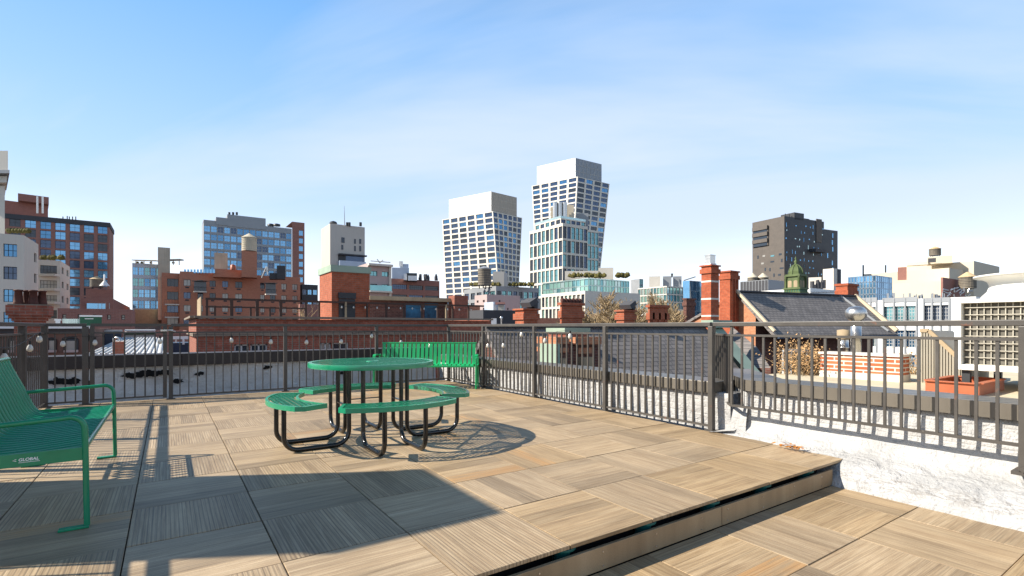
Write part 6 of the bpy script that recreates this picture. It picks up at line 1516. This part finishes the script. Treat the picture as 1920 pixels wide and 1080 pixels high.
# ================================================= light, sky, camera
w = bpy.data.worlds.new('World'); S.world = w; w.use_nodes = True
nt = w.node_tree; bg = nt.nodes['Background']
sky = nt.nodes.new('ShaderNodeTexSky'); sky.sky_type = 'NISHITA'; sky.sun_disc = False
EL = math.asin(SUN.z); sky.sun_elevation = EL; sky.sun_rotation = math.atan2(SUN.x, SUN.y) % (2 * math.pi)
sky.altitude = 30; sky.air_density = 1.0; sky.dust_density = .6; sky.ozone_density = 2.2
tc = nt.nodes.new('ShaderNodeTexCoord'); sp = nt.nodes.new('ShaderNodeSeparateXYZ'); nt.links.new(tc.outputs['Generated'], sp.inputs[0])
def wm(op, a, b):
    m = nt.nodes.new('ShaderNodeMath'); m.operation = op
    for i, x in enumerate((a, b)):
        if isinstance(x, (int, float)): m.inputs[i].default_value = x
        else: nt.links.new(x, m.inputs[i])
    return m.outputs[0]
den = wm('ADD', wm('MAXIMUM', sp.outputs[2], 0.0), .22)
cx = nt.nodes.new('ShaderNodeCombineXYZ'); nt.links.new(wm('DIVIDE', sp.outputs[0], den), cx.inputs[0]); nt.links.new(wm('DIVIDE', sp.outputs[1], den), cx.inputs[1])
mp = nt.nodes.new('ShaderNodeMapping'); nt.links.new(cx.outputs[0], mp.inputs[0]); mp.inputs['Rotation'].default_value = (0, 0, math.radians(47))
mp2 = nt.nodes.new('ShaderNodeMapping'); nt.links.new(mp.outputs[0], mp2.inputs[0]); mp2.inputs['Scale'].default_value = (.42, 1.35, 1); mp2.inputs['Location'].default_value = (1.7, .35, 0)
def wnoise(scale, det, dist):
    n_ = nt.nodes.new('ShaderNodeTexNoise'); nt.links.new(mp2.outputs[0], n_.inputs['Vector']); n_.inputs['Scale'].default_value = scale; n_.inputs['Detail'].default_value = det; n_.inputs['Roughness'].default_value = .5; n_.inputs['Distortion'].default_value = dist; return n_.outputs[0]
def wramp(f, stops):
    r_ = nt.nodes.new('ShaderNodeValToRGB'); nt.links.new(f, r_.inputs[0]); el_ = r_.color_ramp.elements
    while len(el_) < len(stops): el_.new(.5)
    for q_, (p_, v_) in enumerate(stops): el_[q_].position = p_; el_[q_].color = (v_, v_, v_, 1)
    return r_.outputs[0]
def wmix(f, a_, b_, mode='MIX'):
    m_ = nt.nodes.new('ShaderNodeMix'); m_.data_type = 'RGBA'; m_.blend_type = mode
    for k_, x_ in ((0, f), (6, a_), (7, b_)):
        if isinstance(x_, (int, float, tuple)): m_.inputs[k_].default_value = x_
        else: nt.links.new(x_, m_.inputs[k_])
    return m_.outputs[2]
up_ = wm('MAXIMUM', sp.outputs[2], 0.0)
def wcol(f, stops):
    r_ = nt.nodes.new('ShaderNodeValToRGB'); nt.links.new(f, r_.inputs[0]); el_ = r_.color_ramp.elements
    while len(el_) < len(stops): el_.new(.5)
    for q_, (p_, v_) in enumerate(stops): el_[q_].position = p_; el_[q_].color = (*v_, 1)
    return r_.outputs[0]
SG = 5.05
grad = wcol(up_, [(0, (.99, .985, 1.0)), (.06, (.95, .965, 1.0)), (.14, (.78, .87, 1.0)), (.24, (.54, .74, 1.0)), (.36, (.39, .64, .99)), (.5, (.24, .52, .95)), (.72, (.10, .25, .52)), (1.0, (.045, .12, .28))])
gs = nt.nodes.new('ShaderNodeVectorMath'); gs.operation = 'SCALE'; nt.links.new(grad, gs.inputs[0]); nt.links.new(wramp(up_, [(0, 1.0), (.09, .93), (.2, .70), (1, .66)]), gs.inputs['Scale'])
gs2 = nt.nodes.new('ShaderNodeVectorMath'); gs2.operation = 'SCALE'; nt.links.new(gs.outputs[0], gs2.inputs[0]); gs2.inputs['Scale'].default_value = SG / .66 * 0.985
nish = wmix(1.0, wmix(1.0, sky.outputs[0], (.72, .98, 1.2, 1), 'MULTIPLY'), wramp(up_, [(.58, 1.0), (.78, .5), (1.0, .28)]), 'MULTIPLY')
base_ = wmix(.84, nish, gs2.outputs[0])
cl_ = wm('MULTIPLY', wramp(wnoise(.9, 6, .6), [(.40, 0.), (.60, 1.)]), wramp(up_, [(0, .35), (.3, .72), (.56, .5), (.72, 0)]))
cloudy = wmix(cl_, base_, (3.9, 4.35, 5.1, 1))
nt.links.new(cloudy, bg.inputs[0]); bg.inputs[1].default_value = .11
sl = bpy.data.lights.new('sun', 'SUN'); sl.energy = 5.0; sl.angle = math.radians(.5); sl.color = (1, .93, .82)
so = bpy.data.objects.new('sun', sl); COL.objects.link(so); so.rotation_euler = SUN.to_track_quat('Z', 'Y').to_euler(); so.location = (0, 0, 60)
cam = bpy.data.cameras.new('camera'); co = bpy.data.objects.new('camera', cam); COL.objects.link(co)
co.location = (0, 0, CH); co.rotation_euler = (math.pi / 2, 0, -YAW); cam.sensor_width = 36; cam.lens = F / 1920 * 36; cam.shift_y = (HY - 540) / 1920; cam.clip_start = .05; cam.clip_end = 6000
S.camera = co
S.view_settings.view_transform = 'Standard'; S.view_settings.look = 'None'; S.view_settings.gamma = 1; S.view_settings.exposure = .93; S.view_settings.use_curve_mapping = False
S.cycles.max_bounces = 6; S.cycles.use_denoising = True; S.cycles.denoising_input_passes = 'RGB_ALBEDO_NORMAL'; S.cycles.denoising_prefilter = 'ACCURATE'; S.render.filter_size = 1.0
